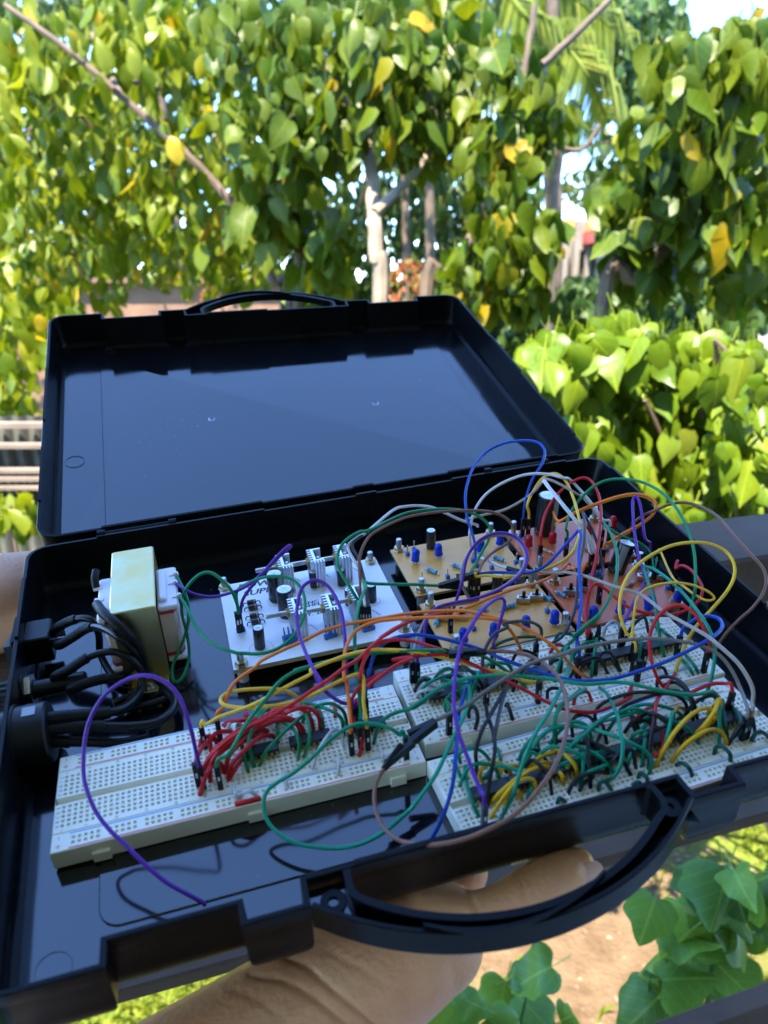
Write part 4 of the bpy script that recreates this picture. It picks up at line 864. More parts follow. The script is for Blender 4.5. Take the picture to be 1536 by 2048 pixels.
# ---- power supply board
t, at = pcb('power_supply_board', 'white power supply circuit board with finned heat sinks and capacitors', 86.5, 91.5, 189, 174.5, M['pcbw'], 3.0)
screws(t, [(89.8, 170.8), (184.6, 170.4), (185.0, 96.3), (91.2, 94.9)], at)
pr_ = MB(); zt = PT + 0.05
c1 = P(610, 815, PT, 'p'); c2 = P(600, 905, PT, 'p')
add_text(pr_, 'POWER', c1.x + 3.0, c1.y + 1.5, zt, 7.6, 0, shear=0.25, sx=1.15, bold=0.25); add_text(pr_, 'SUPPLY', c2.x + 5.2, c2.y - 0.2, zt, 7.6, 0, shear=0.25, sx=1.1, bold=0.25)
for s_, px, py, sz in (('ANC', 1400, 1060, 3.6), ('AHN', 1410, 1100, 3.6), ('S09', 1510, 1165, 3.8), ('LY. 202', 1470, 1220, 3.8)):
    c = P(px, py, PT, 'p'); add_text(pr_, s_, c.x, c.y, zt, sz, 0, sx=1.3, bold=0.12)
part(pr_, 'board_lettering', M['blackink'], t, at)
pr_ = MB()
for zk, px, py, s_ in (('p', 1195, 720, 'LM7805'), ('q', 230, 630, 'LM7812'), ('q', 630, 550, 'LM7905'), ('p', 1440, 1420, 'LM7912'), ('q', 915, 1150, 'LM7909'), ('q', 500, 1280, 'LM7809')):
    c = P(px, py, PT, zk); add_text(pr_, s_, c.x, c.y, zt, 2.0, rad(-62), sx=1.2)
def ring_print(mb, c, r, w_=0.16, n=40):
    mb.add([(c.x + rr * math.cos(2 * math.pi * k / n), c.y + rr * math.sin(2 * math.pi * k / n), zt) for rr in (r, r - w_) for k in range(n)], [(k, (k + 1) % n, n + (k + 1) % n, n + k) for k in range(n)])
capspec = [('p', 910, 1015, 4.9, 19, 6.6), ('p', 1055, 1245, 4.9, 19, 6.6), ('p', 660, 1725, 3.1, 14, 6.8), ('q', 445, 765, 2.7, 11.5, 3.8), ('q', 555, 1045, 2.7, 11.5, 3.8), ('q', 60, 790, 2.7, 11.5, 7.2), ('q', 862, 990, 3.1, 12, 4.6)]
for zk, px, py, r, h, rr in capspec:
    ring_print(pr_, P(px, py, PT, zk) + Vector((0.6, -0.8, 0)), rr)
part(pr_, 'outline_print', M['blackink'], t, at)
for i, (zk, px, py, r, h, rr) in enumerate(capspec):
    cap(t, P(px, py, PT, zk), r, h, at, tilt=(0.03, 0.02) if i == 2 else (0, 0), stripe=35 if i < 2 else 200)
def heat_sink(px, py, zk, bolt=15):
    c = P(px, py, PT + 19, zk); c.z = PT
    x, y = c.x, c.y
    pl = MB(); pl.box((x - 1.2, y - 7, PT + 0.4), (x + 0.4, y + 7, PT + 19)); o = part(pl, 'heat_sink', M['alu'], t, at)
    for s in (-1, 1):
        wn = MB(); wn.box((x + 0.4, min(y + s * 7, y + s * 5.8), PT + 0.4), (x + 5.2, max(y + s * 7, y + s * 5.8), PT + 19)); part(wn, 'wing', M['alu'], o, at)
        if s < 0:
            for k in range(4):
                f = MB(); f.box((x - 1.1 + k * 1.85, y - 9.2, PT + 0.5), (x - 0.35 + k * 1.85, y - 7, PT + 18.9)); part(f, 'fin', M['alu'], o, at)
    for k in range(6):
        f = MB(); f.box((x - 3.5, y - 6.9 + k * 2.6, PT + 0.5), (x - 1.2, y - 6.0 + k * 2.6, PT + 18.9)); part(f, 'fin', M['alu'], o, at)
    tr = MB(); tr.box((x + 0.45, y - 4.6, PT + 3), (x + 1.6, y + 4.6, PT + 17.5)); tr.box((x + 1.6, y - 4.6, PT + 3), (x + 4.6, y + 4.6, PT + 11)); part(tr, 'transistor', M['blk'], o, at)
    bl = MB(); bl.lathe((x - bolt, y, PT + 14.6), [(1.2, 0), (1.45, 0.4), (1.45, bolt + 1.5), (2.7, bolt + 1.6), (2.7, bolt + 3.2)], 14, axis=(1, 0, 0)); part(bl, 'bolt', M['steel'], o, at, smooth=0.5)
    n_ = MB(); n_.tube([(x - 5.2, y, PT + 14.6), (x - 2.7, y, PT + 14.6)], 2.9, 6); part(n_, 'nut', M['brass'], o, at)
for a in ((985, 440, 'p', 17), (50, 345, 'q', 17), (425, 285, 'q', 17), (1165, 1095, 'p', 17), (270, 985, 'q', 17), (640, 870, 'q', 17)): heat_sink(*a)
for zk, px, py in (('p', 540, 1095), ('p', 558, 1165), ('p', 580, 1290), ('p', 603, 1375)):
    c = P(px, py, PT, zk); d = MB(); d.lathe((c.x - 2.7, c.y, PT + 1.9), [(1.5, 0), (1.7, 0.2), (1.7, 5.2), (1.5, 5.4)], 14, axis=(1, 0, 0)); o = part(d, 'diode', M['diode'], t, at, smooth=0.6)
    b_ = MB(); b_.lathe((c.x + 1.2, c.y, PT + 1.9), [(1.74, 0), (1.74, 0.8)], 14, axis=(1, 0, 0)); part(b_, 'cathode_band', M['band'], o, at, smooth=0.6)
    for s in (-1, 1):
        l = MB(); l.tube(cr_spline([(c.x + s * 2.6, c.y, PT + 1.9), (c.x + s * 3.8, c.y, PT + 2.2), (c.x + s * 4.9, c.y, PT + 1.6), (c.x + s * 5.2, c.y, PT - 0.3)], 3), 0.34, 6); part(l, 'lead', M['diode'], o, at, smooth=True)
header(t, P(1100, 1660, PT, 'p'), 3, at, 8); header(t, P(1085, 1590, PT, 'p'), 3, at, 8, ph=6)
header(t, P(290, 1500, PT, 'q'), 3, at, 8); header(t, P(820, 1395, PT, 'q'), 3, at, 8, ph=3); header(t, P(380, 1480, PT, 'p'), 2, at, 8, ph=3)
# ---- two tan boards
t, at = pcb('tan_circuit_board', 'tan circuit board behind, with a small black capacitor at its back edge', 201, 124.5, 276.5, 180.5, M['pcbt'])
screws(t, [(206.6, 178.2), (272.2, 177.6), (273.6, 130.4), (206.3, 129.6)], at, 7)
cap(t, P(392, 830, PT, '5'), 3.2, 14, at)
for px, py, tl in ((268, 945, (0.12, 0)), (452, 900, (-0.04, 0)), (760, 870, (0.15, 0)), (920, 815, (0, 0))): led_part(t, P(px, py, PT, '5'), at, M['ledb'], tl)
for px, py, a in ((400, 1020, -55), (597, 985, -55), (912, 925, -55)): res(t, P(px, py, PT, '5'), a, at)
for px, py in ((212, 885), (262, 850), (520, 1062), (323, 1085), (858, 990), (1045, 950), (712, 935), (745, 975)): header(t, P(px, py, PT, '5'), 1, at, ph=5)
t, at = pcb('tan_circuit_board', 'tan circuit board in front, with slide switches and four blue lamps', 200.5, 65, 276.6, 116.5, M['pcbt'])
screws(t, [(206.4, 112.6), (272.2, 113.4), (272.4, 69.8), (206.6, 70.2)], at, 8)
cap(t, P(897, 1175, PT, '5'), 3.4, 14, at)
for px, py in ((640, 1560), (872, 1520), (1117, 1465), (1337, 1420)): led_part(t, P(px, py, PT, '5'), at, M['ledb'])
for px, py, a, l in ((985, 1295, 8, 7.5), (1268, 1225, -55, 7.5), (440, 1405, 60, 6), (775, 1330, 8, 6)): res(t, P(px, py, PT, '5'), a, at, ln=l, r=1.35)
for px, py, a in ((1098, 1250, -25), (1198, 1230, -25), (500, 1385, -25), (620, 1375, -25)): switch(t, P(px, py, PT, '5'), a, at)
for px, py in ((1285, 1325), (540, 1475), (720, 1460)): header(t, P(px, py, PT, '5'), 1, at, ph=4)
header(t, P(715, 1235, PT, '5'), 3, at, 8, ph=3)
# ---- two reddish boards
t, at = pcb('reddish_circuit_board', 'reddish brown circuit board behind, with red lamps and a tall black capacitor', 281.5, 121.5, 352, 176, M['pcbr'])
screws(t, [(348.2, 171.5), (284.8, 127.2), (286.5, 171.5), (348.0, 126.0)], at, 9)
cap(t, P(480, 735, PT, 'r'), 7.2, 29, at, tilt=(0.05, 0), stripe=25)
for px, py, tl in ((255, 955, (0, 0)), (588, 905, (0, 0)), (1110, 780, (-0.25, 0)), (1425, 690, (0, 0))): led_part(t, P(px, py, PT, 'r'), at, M['ledr'], tl)
for px, py, a in ((530, 1020, -60), (870, 980, 60), (1080, 985, -50), (1400, 930, 20)): res(t, P(px, py, PT, 'r'), a, at, M['rest'], 5, 0.9)
for px, py in ((150, 800), (225, 830), (418, 1090), (780, 1080), (1345, 1000), (1510, 960)): header(t, P(px, py, PT, 'r'), 1, at, ph=3)
t, at = pcb('reddish_circuit_board', 'reddish brown circuit board in front, with blue lamps and a leaning capacitor', 280.5, 66, 349.5, 115, M['pcbr'])
screws(t, [(287.2, 111.6), (346.2, 111.2), (345.6, 70.6), (285.2, 69.4)], at, 8)
cap(t, P(455, 665, PT, 's'), 5.4, 21, at, tilt=(0.30, 0.05), stripe=-35)
for px, py, tl in ((300, 1275, (0, 0)), (485, 1235, (0.1, 0)), (700, 1205, (-0.2, 0.1)), (890, 1145, (0.1, 0))): led_part(t, P(px, py, PT, '8'), at, M['ledb'], tl)
for px, py, a in ((78, 1100, -60), (560, 1030, 15)): res(t, P(px, py, PT, '8'), a, at, M['resb'] if px < 100 else M['rest'], 5.5, 1.0)
for px, py, a in ((140, 1090, -25), (235, 1065, -25), (655, 990, -25), (745, 985, -25)): switch(t, P(px, py, PT, '8'), a, at)
for px, py in ((200, 1180), (345, 1150), (830, 1050)): header(t, P(px, py, PT, '8'), 1, at, ph=3)
header(t, P(205, 720, PT, 's'), 4, at, 8, ph=3)

# ================================================================ transformer
t = thing('transformer', 'gold steel transformer with white bobbin at the rear left of the tray', 'transformer', (40, 140, FLOOR)); at = (40, 140, FLOOR)
TX0, TX1, TY0, TY1, TZ = 28.5, 52.3, 111.3, 175.0, 47.0
fr = MB(); fr.box((TX0, TY0, TZ - 1.2), (TX1, TY1, TZ), bev=0.6); fr.box((TX0, TY0, FLOOR + 1), (TX1, TY0 + 1.2, TZ - 1.2)); fr.box((TX0, TY1 - 1.2, FLOOR + 1), (TX1, TY1, TZ - 1.2))
part(fr, 'steel_frame', M['gold'], t, at)
for ya, yb in ((TY0 - 11, TY0 + 1.0), (TY1 - 1.0, TY1 + 11)):
    ft = MB(); ft.box((TX0 + 1, ya, FLOOR + 0.05), (TX1 - 1, yb, FLOOR + 1.2), bev=0.3); fo = part(ft, 'mounting_foot', M['gold'], t, at)
    yy = TY0 - 6.5 if ya < 120 else TY1 + 6.5; sc = MB(); sc.lathe((40, yy, FLOOR + 1.2), [(3.6, 0), (3.6, 0.6), (2.9, 1.8), (1.2, 2.6)], 16); part(sc, 'foot_screw', M['steel'], fo, at, smooth=0.5)
co = MB()
for k in range(14): co.box((TX0 + 0.5 + k * 1.6, TY0 + 1.3, FLOOR + 1.5), (TX0 + 1.9 + k * 1.6, TY1 - 1.3, TZ - 1.3))
o_ = part(co, 'core_laminations', M['gold'], t, at); o_['kind'] = 'stuff'
for xa, xb in ((TX1, 63.5), (20.5, TX0)):
    for z0, z1 in ((FLOOR + 4, FLOOR + 6), (37.5, 40)):
        bb = MB(); bb.box((xa, 119, z0), (xb, 159, z1), bev=0.8); part(bb, 'bobbin_flange', M['bobbin'], t, at)
    wd = MB(); s = 1 if xa > 40 else -1
    xo = xb if s > 0 else xa; xi = xa if s > 0 else xb
    prof = [(xi, 121.5), (xo - s * 3.5, 121.5), (xo - s * 1.5, 125), (xo - s * 1.0, 139), (xo - s * 1.5, 153), (xo - s * 3.5, 156.5), (xi, 156.5)]
    wd.prism(prof, FLOOR + 6, 37.5); part(wd, 'winding', M['tape'], t, at, fix=True)
    for z0, z1, k in ((FLOOR + 6.2, FLOOR + 8.5, 0), (33.5, 37.4, 1)):
        rt = MB(); rt.prism([(x + (s * 0.12 if x != xi else 0), y + (0.12 if y > 139 else -0.12)) for x, y in prof], z0, z1); part(rt, 'red_tape', M['redtape'], t, at, fix=True)
bl = MB(); bl.box((53.2, 124, 39.9), (57.5, 154, 42.4), bev=0.9); part(bl, 'terminal_block', M['bobbin'], t, at)
for px, py in ((1350, 640), (1345, 705), (1375, 805)):
    c = P(px, py, 41, 'l'); tm = MB(); tm.lathe((c.x, c.y, 38.6), [(0.6, 0), (1.4, 0.6), (1.7, 1.8), (1.3, 3.0), (0.5, 3.6)], 12); tm.cyl((c.x - 4, c.y - 0.4, 40.2), (c.x, c.y, 40.2), 0.4, 6); part(tm, 'solder_terminal', M['solder'], t, at, smooth=True)
for px, py in ((735, 760), (745, 850)):
    c = P(px, py, 40, 'l'); tm = MB(); tm.box((c.x - 1.2, c.y - 1.4, 39.5), (c.x + 3.5, c.y + 1.4, 40.8)); part(tm, 'terminal_tag', M['bobbin'], t, at)
hs = MB(); a_, b_ = P(740, 755, 40, 'l'), P(738, 620, 46, 'l'); hs.tube(cr_spline([a_, (a_ + b_) / 2 + Vector((-0.6, 0, 1)), b_], 4), 2.2, 12); part(hs, 'sleeved_terminal', M['shrink'], t, at, smooth=0.6)

# ================================================================ switch, fuse holder and socket in the left wall
def wall_x(y, z=15): return warp((X0, y, z))[0]
a_ = P(265, 1140, 17, 'l'); wy = a_.y; wx = wall_x(wy)
t = thing('rocker_switch', 'black rocker switch through the left wall of the tray', 'switch', (wx, wy, 15)); at = (wx, wy, 15)
b = MB(); b.box((wx + 2, wy - 9.5, 6.5), (wx + 16, wy + 9.5, 23), bev=0.8); part(b, 'switch_body', M['blk'], t, at)
b = MB(); b.box((wx - 3.2, wy - 13, 3.5), (wx - 0.2, wy + 13, 26), bev=0.8); part(b, 'bezel', M['case_wall'], t, at)
b = MB(); b.add([(wx - 3.2, wy - 10, 7), (wx - 3.2, wy + 10, 7), (wx - 3.2, wy + 10, 22), (wx - 3.2, wy - 10, 22), (wx - 8, wy - 9, 8), (wx - 4.2, wy + 9.5, 8), (wx - 4.2, wy + 9.5, 21), (wx - 8, wy - 9, 21)], [(4, 5, 6, 7), (0, 1, 5, 4), (1, 2, 6, 5), (2, 3, 7, 6), (3, 0, 4, 7)]); part(b, 'rocker', M['blk'], t, at)
for dy in (-4.5, 4.5):
    b = MB(); b.box((wx + 16, wy + dy - 0.4, 12), (wx + 22, wy + dy + 0.4, 17)); part(b, 'tab', M['solder'], t, at)
SW = (wx, wy)
a_ = P(235, 1540, 13, 'l'); wy = a_.y; wx = wall_x(wy)
t = thing('fuse_holder', 'black fuse holder with bright nut and ribbed cap through the left wall', 'fuse holder', (wx, wy, 13)); at = (wx, wy, 13)
b = MB(); b.lathe((wx - 1, wy, 13), [(5.4, 0), (5.4, 9), (4.6, 9.2), (4.6, 34), (3.8, 35)], 20, axis=(1, 0, 0)); part(b, 'barrel', M['blk'], t, at, smooth=0.5)
b = MB(); b.tube([(wx + 4.5, wy, 13), (wx + 7.5, wy, 13)], 9.0, 6); part(b, 'hex_nut', M['steel'], t, at)
b = MB(); b.lathe((wx + 2.4, wy, 13), [(9.6, 0), (9.6, 1.6), (8.6, 2.0)], 24, axis=(1, 0, 0)); part(b, 'washer', M['blk'], t, at, smooth=0.5)
b = MB(); b.lathe((wx - 3.5, wy, 13), [(8.6, 0), (8.6, 3.3)], 24, axis=(1, 0, 0)); part(b, 'flange', M['blk'], t, at, smooth=0.5)
b = MB(); n = 28
poly = [((7.6 if k % 2 else 6.9)) for k in range(n)]
vs = [(wx - 3.5 - d, wy + poly[k] * sc * math.cos(2 * math.pi * k / n), 13 + poly[k] * sc * math.sin(2 * math.pi * k / n)) for d, sc in ((0, 1), (13, 1), (14, 0.9)) for k in range(n)]
b.add(vs, [(r * n + k, r * n + (k + 1) % n, (r + 1) * n + (k + 1) % n, (r + 1) * n + k) for r in range(2) for k in range(n)] + [tuple(range(2 * n, 3 * n))]); part(b, 'ribbed_cap', M['blk'], t, at, fix=True)
FH = (wx, wy)
a_ = P(350, 430, 14, '0'); a_ = P(70, 1468, 15); wy = a_.y; wx = wall_x(wy)
t = thing('power_socket', 'round black power socket glued inside the left wall of the tray', 'socket', (wx, wy, 14)); at = (wx, wy, 14)
b = MB(); b.lathe((wx + 2.6, wy, 14.6), [(15.5, 0), (15.2, 1.5), (15.0, 14.5), (14.0, 15.6), (13.0, 15.8)], 28, axis=(1, 0, 0)); part(b, 'socket_body', M['blk'], t, at, smooth=0.5)
b = MB(); b.lathe((wx + 2.4, wy, 14.6), [(16.4, 0), (15.9, 1.2), (15.1, 1.6)], 28, axis=(1, 0, 0)); part(b, 'glue_ring', M['shrink'], t, at, smooth=0.5)
b = MB(); b.lathe((wx - 4, wy, 14.6), [(13, 0), (14, 0.6), (14, 3.7)], 24, axis=(1, 0, 0)); part(b, 'outer_flange', M['blk'], t, at, smooth=0.5)
b = MB(); b.box((wx + 8, wy - 3, 29.0), (wx + 14, wy + 3, 29.9)); part(b, 'moulded_mark', M['stripe'], t, at)
SK = (wx, wy)
# ================================================================ wires
def wire(col, label, h0, apex, h1, ends, segs, r=0.92, cat='wire', group=None, name='jumper_wire', plug='blk', hl=14.0):
    raw = [(zk, *p) for zk, pts in segs for p in pts]
    # lift every measured point to its height along the wire
    px = [(ZOOM[a[0]][0] + a[1] / ZOOM[a[0]][2], ZOOM[a[0]][1] + a[2] / ZOOM[a[0]][2]) for a in raw]
    s = [0.0]
    for a, b_ in zip(px, px[1:]): s.append(s[-1] + math.hypot(a[0] - b_[0], a[1] - b_[1]))
    S = s[-1] or 1; pts = []
    for a, u in zip(raw, s):
        t_ = u / S
        h = a[3] if len(a) > 3 else h0 + (h1 - h0) * t_ + apex * math.sin(math.pi * t_) ** 0.8
        pts.append(P(a[1], a[2], h, a[0]))
    plugs = []
    if ends[0] in 'DG':
        b_ = pts[0].copy(); tp = b_ + Vector((0, 0, hl)); tp2 = tp + ((pts[1] - tp).normalized() * 2 + Vector((0, 0, 3)))
        plugs.append((b_, tp, ends[0])); pts = [tp - Vector((0, 0, 1)), tp2] + pts[1:]
    if ends[1] in 'DG':
        b_ = pts[-1].copy(); tp = b_ + Vector((0, 0, hl)); tp2 = tp + ((pts[-2] - tp).normalized() * 2 + Vector((0, 0, 3)))
        plugs.append((b_, tp, ends[1])); pts = pts[:-1] + [tp2, tp - Vector((0, 0, 1))]
    if ends[0] == 'J': d = (pts[0] - pts[1]).normalized(); plugs.append((pts[0] + d * 13, pts[0] - d * 1, 'J'))
    if ends[1] == 'J': d = (pts[-1] - pts[-2]).normalized(); plugs.append((pts[-1] + d * 13, pts[-1] - d * 1, 'J'))
    at = pts[0].copy()
    t_ = thing(name, label, cat, at, group)
    path = cr_spline(pts, 6)
    if ends[0] == 'N': path = [path[0] + Vector((0, 0, -1.2))] + path
    if ends[1] == 'N': path = path + [path[-1] + Vector((0, 0, -1.2))]
    b = MB(); b.tube(path, r, 8); part(b, 'insulation', M['w_' + col], t_, at, smooth=True)
    for b_, tp, k in plugs:
        d = (tp - b_); ln = d.length; d.normalize(); q = Vector((0, 0, 1)).rotation_difference(d)
        T = Matrix.Translation(b_) @ q.to_matrix().to_4x4()
        c = MB(); c.box((-1.25, -1.25, 0.3), (1.25, 1.25, ln), bev=0.2, T=T); o = part(c, 'plug', M['blk'] if k != 'G' else M['w_dgrey'], t_, at)
        if k != 'J':
            w_ = MB(); w_.box((-0.5, -1.33, ln * 0.45), (0.5, -1.26, ln * 0.62), T=T); part(w_, 'plug_window', M['solder'], o, at)
            m_ = MB(); m_.box((-0.3, -0.3, -2.0), (0.3, 0.3, 0.3), T=T); part(m_, 'pin', M['solder'], o, at)
    return t_
J = 'long jumper wires looping over the boards'
def W(col, label, h0, apex, h1, ends, *segs, **k): return wire(col, label, h0, apex, h1, ends, segs, **k)
BT = 9.5; HT = 12.6
W('purple', 'purple jumper wire arching over the empty end of the front left breadboard', BT, 0, 3, 'DN', ('A', [(1050, 725), (960, 330, 46), (890, 140, 58), (800, 45, 63), (680, 4, 65), (560, 28, 63), (420, 122, 58), (330, 262, 51), (290, 400, 45), (277, 560, 38), (290, 700, 33), (350, 860, 28), (440, 985, 24), (540, 1080, 21), (660, 1200, 17), (800, 1320, 12), (930, 1395, 8)]), ('0', [(408, 1806, 3)]))
W('green', 'green wire from the transformer drooping to the floor, then up to the power board', 41, 0, 29, 'NN', ('3', [(905, 262, 41), (955, 370, 36), (965, 490, 26), (935, 600, 16), (885, 720, 6), (890, 800, 2.5), (935, 780, 4), (967, 680, 8), (958, 560, 18), (930, 440, 30), (945, 340, 42), (1010, 262, 50), (1075, 244, 51), (1140, 285, 47), (1190, 345, 41), (1222, 430, 30)]))
W('green', 'green wire making a wide loop low in front of the power supply board', 40, 0, 29, 'NN', ('3', [(920, 362, 41), (960, 430, 40), (1010, 530, 36), (1090, 608, 33), (1200, 652, 31)]), ('4', [(300, 910, 30), (430, 910, 30), (560, 860, 31), (660, 760, 34), (715, 620, 38), (705, 500, 42), (650, 420, 46), (560, 385, 48), (440, 390, 47), (320, 435, 43), (250, 495, 37), (262, 630, 28)]))
W('purple', 'purple wire from the transformer folding to a point above the power board', 40, 0, 29, 'NN', ('3', [(905, 300, 41), (950, 332, 41), (1000, 355, 39), (1080, 368, 37), (1150, 356, 38), (1250, 320, 42), (1340, 250, 47), (1420, 160, 52), (1475, 110, 55)]), ('4', [(620, 180, 55), (600, 198, 54), (520, 270, 50), (430, 365, 45), (340, 470, 38), (292, 545, 33), (278, 620, 27)]))
for zk, x, y in (('p', 355, 1490), ('p', 395, 1475)):
    b_ = P(x, y, HT, zk); t_ = thing('plug_housing', 'black plug on the left edge of the power board, ' + ('green wire side' if x < 370 else 'purple wire side'), 'plug', b_); c = MB(); c.box((b_.x - 1.25, b_.y - 1.25, b_.z), (b_.x + 1.25, b_.y + 1.25, b_.z + 14), bev=0.2); o = part(c, 'housing', M['blk'], t_, b_); c = MB(); c.box((b_.x - .5, b_.y - 1.34, b_.z + 6), (b_.x + .5, b_.y - 1.26, b_.z + 9)); part(c, 'latch_window', M['solder'], o, b_)
W('purple', 'purple jumper wire looping in front of the heat sinks', BT, 0, BT, 'DD', ('b', [(1020, 410), (1015, 285, 28), (985, 268, 30), (930, 260, 32), (840, 200, 36), (770, 100, 40)]), ('4', [(830, 1110, 42), (760, 990, 45), (690, 820, 48), (660, 680, 52), (668, 560, 56), (700, 460, 60), (770, 412, 62), (840, 428, 61), (900, 485, 58), (960, 610, 53), (985, 760, 47), (993, 900, 42), (1000, 1080, 36)]), ('b', [(955, 60, 34), (968, 200, 29), (1000, 440, 9.5)]), group=J)
W('orange', 'orange jumper wire from the front left breadboard over the power board to the middle', BT, 0, BT, 'DN', ('b', [(190, 500), (205, 290, 30), (240, 190, 34), (300, 115, 36), (400, 45, 38)]), ('4', [(420, 960, 40), (560, 890, 42), (700, 828, 43), (850, 755, 44), (1000, 712, 45), (1150, 685, 45), (1300, 660, 45)]), ('5', [(0, 1372, 45), (200, 1335, 45), (400, 1316, 45), (600, 1310, 45), (760, 1330, 45), (900, 1372, 44), (1050, 1415, 43), (1180, 1480, 40), (1300, 1560, 36), (1400, 1650, 30)]), ('c', [(1330, 275, 24), (1400, 340, 17), (1475, 382, 10)]), group=J)
W('orange', 'orange jumper wire rising beside the purple loop and ending on the rear right breadboard', BT, 0, BT, 'DN', ('b', [(995, 580), (988, 430, 27), (978, 300, 32), (962, 130, 38)]), ('4', [(985, 1090, 40), (982, 950, 43), (1005, 850, 45), (1050, 770, 46), (1130, 718, 47), (1260, 682, 47), (1400, 668, 47)]), ('5', [(0, 1388, 47), (180, 1372, 47), (400, 1362, 47), (560, 1358, 47), (700, 1362, 46), (830, 1372, 45), (930, 1400, 42), (1000, 1460, 36), (1055, 1550, 28), (1088, 1630, 18)]), ('c', [(988, 190, 10)]), group=J)
W('orange', 'orange jumper wire climbing from the front tan board to a peak by the reddish boards', 30, 14, HT, 'ND', ('5', [(560, 1348, 40), (640, 1300), (760, 1250), (900, 1190), (1050, 1140), (1200, 1098), (1320, 1048), (1400, 990), (1442, 948), (1470, 968)]), ('r', [(880, 1230, 34), (960, 1330, 28), (1040, 1470, 13)]), group=J)
W('yellow', 'long yellow jumper wire from the front left breadboard crossing to the rear right one', BT, 0, BT, 'DN', ('b', [(95, 540), (100, 395, 27), (180, 350, 30), (300, 308, 33), (400, 268, 36), (500, 215, 39), (620, 150, 41), (750, 82, 43)]), ('4', [(760, 1020, 44), (900, 960, 45), (1050, 910, 45), (1200, 886, 45), (1350, 890, 45)]), ('5', [(0, 1610, 44), (200, 1618, 43), (350, 1642, 41)]), ('c', [(300, 195, 39), (480, 238, 36), (600, 270, 33), (740, 310, 30), (900, 345, 26), (1000, 388, 22), (1120, 405, 20), (1128, 425, 10)]), group=J)
W('yellow', 'yellow jumper wire lying in a flat oval loop over the red bundle', BT, 0, BT, 'ND', ('b', [(700, 300, 14), (660, 232, 22), (600, 195, 27), (520, 178, 30), (400, 178, 32), (280, 190, 33), (210, 215, 33), (188, 247, 33), (215, 278, 33), (320, 294, 33), (450, 288, 34), (600, 265, 35), (750, 215, 37), (880, 150, 39), (980, 102, 40), (1035, 88, 40), (1065, 110, 39), (1068, 180, 36), (1066, 260, 32), (1080, 350, 28), (1095, 550, 9.5)]), group=J)
W('green', 'long green jumper wire from the red bundle over to the rear right breadboard', BT, 0, BT, 'DN', ('b', [(190, 790), (240, 575, 30), (330, 420, 35), (400, 320, 38), (470, 235, 40), (540, 145, 42), (620, 85, 43), (720, 45, 43)]), ('4', [(640, 1030, 43), (800, 985, 44), (940, 952, 44), (1100, 920, 44), (1300, 893, 44)]), ('5', [(0, 1632, 43), (300, 1614, 43), (450, 1615, 43)]), ('c', [(400, 180, 42), (560, 186, 40), (700, 212, 36), (800, 262, 30), (880, 320, 24), (960, 370, 18), (1010, 430, 10)]), group=J)
W('red', 'red jumper wire from the red bundle climbing to the front tan board', 16, 0, HT, 'ND', ('b', [(80, 665, 12), (130, 590, 20), (220, 500, 27), (330, 430, 32), (450, 370, 36), (560, 310, 39), (640, 262, 41), (760, 182, 43), (880, 102, 45)]), ('4', [(860, 1105, 46), (980, 1012, 47), (1080, 950, 47), (1160, 872, 48), (1280, 772, 48), (1400, 706, 47)]), ('5', [(0, 1522, 47), (120, 1442, 45), (250, 1386, 42), (400, 1345, 38), (500, 1325, 34), (540, 1480, 12.6)]), group=J)
W('red', 'red jumper wire curving up beside the dark blue one and ending in a black joint', BT, 0, 40, 'DJ', ('b', [(1030, 400), (1045, 280, 29), (1052, 170, 33), (1062, 70, 37)]), ('4', [(1090, 1080, 40), (1115, 970, 43), (1170, 885, 45), (1250, 830, 46), (1350, 814, 46)]), ('5', [(0, 1552, 45), (120, 1535, 44), (250, 1545, 43), (400, 1588, 42), (500, 1618, 41)]), group=J)
W('red', 'red jumper wire curving from the front left breadboard to a black joint', BT, 0, 40, 'NN', ('b', [(1040, 590, 9.5), (1058, 510, 15), (1050, 440, 20), (1010, 385, 24), (986, 310, 29), (1000, 230, 33), (1060, 150, 36), (1180, 80, 38)]), ('4', [(1150, 1130, 40), (1250, 1052, 41), (1350, 985, 42), (1450, 942, 42)]), ('5', [(100, 1688, 42), (250, 1662, 41), (400, 1650, 40), (510, 1645, 40)]), group=J)
W('blue', 'long dark blue jumper wire sweeping right to a loop at the right wall', BT, 0, BT, 'DD', ('b', [(1085, 365), (1093, 160, 29), (1100, 60, 33)]), ('4', [(1148, 1080, 37), (1180, 945, 41), (1240, 855, 43), (1340, 802, 44), (1450, 785, 44)]), ('c', [(80, 100, 44), (200, 70, 44), (330, 75, 43), (500, 110, 41), (700, 170, 38), (850, 235, 36), (1000, 290, 34), (1150, 340, 33), (1280, 373, 33), (1400, 390, 33)]), ('d', [(420, 558, 34), (600, 510, 36), (800, 440, 38), (950, 370, 40), (1100, 290, 42), (1190, 225, 42), (1213, 175, 41), (1185, 130, 39), (1115, 112, 36), (1040, 125, 33), (975, 170, 29), (890, 395, 9.5)]), group=J)
W('teal', 'teal jumper wire crossing from the front left breadboard to the far right end', BT, 0, BT, 'NN', ('b', [(1128, 515, 9.5), (1150, 430, 18), (1185, 370, 23), (1260, 325, 26), (1380, 290, 28), (1450, 240, 29)]), ('c', [(200, 590, 28), (290, 530, 30), (380, 462, 32), (500, 402, 34), (650, 366, 36), (800, 352, 37), (950, 355, 37), (1150, 370, 37), (1300, 396, 37), (1450, 412, 37)]), ('d', [(450, 578, 37), (560, 588, 37), (700, 620, 35), (850, 650, 32), (1000, 667, 29), (1090, 655, 26), (1155, 650, 22), (1185, 690, 14), (1190, 730, 10)]), group=J)
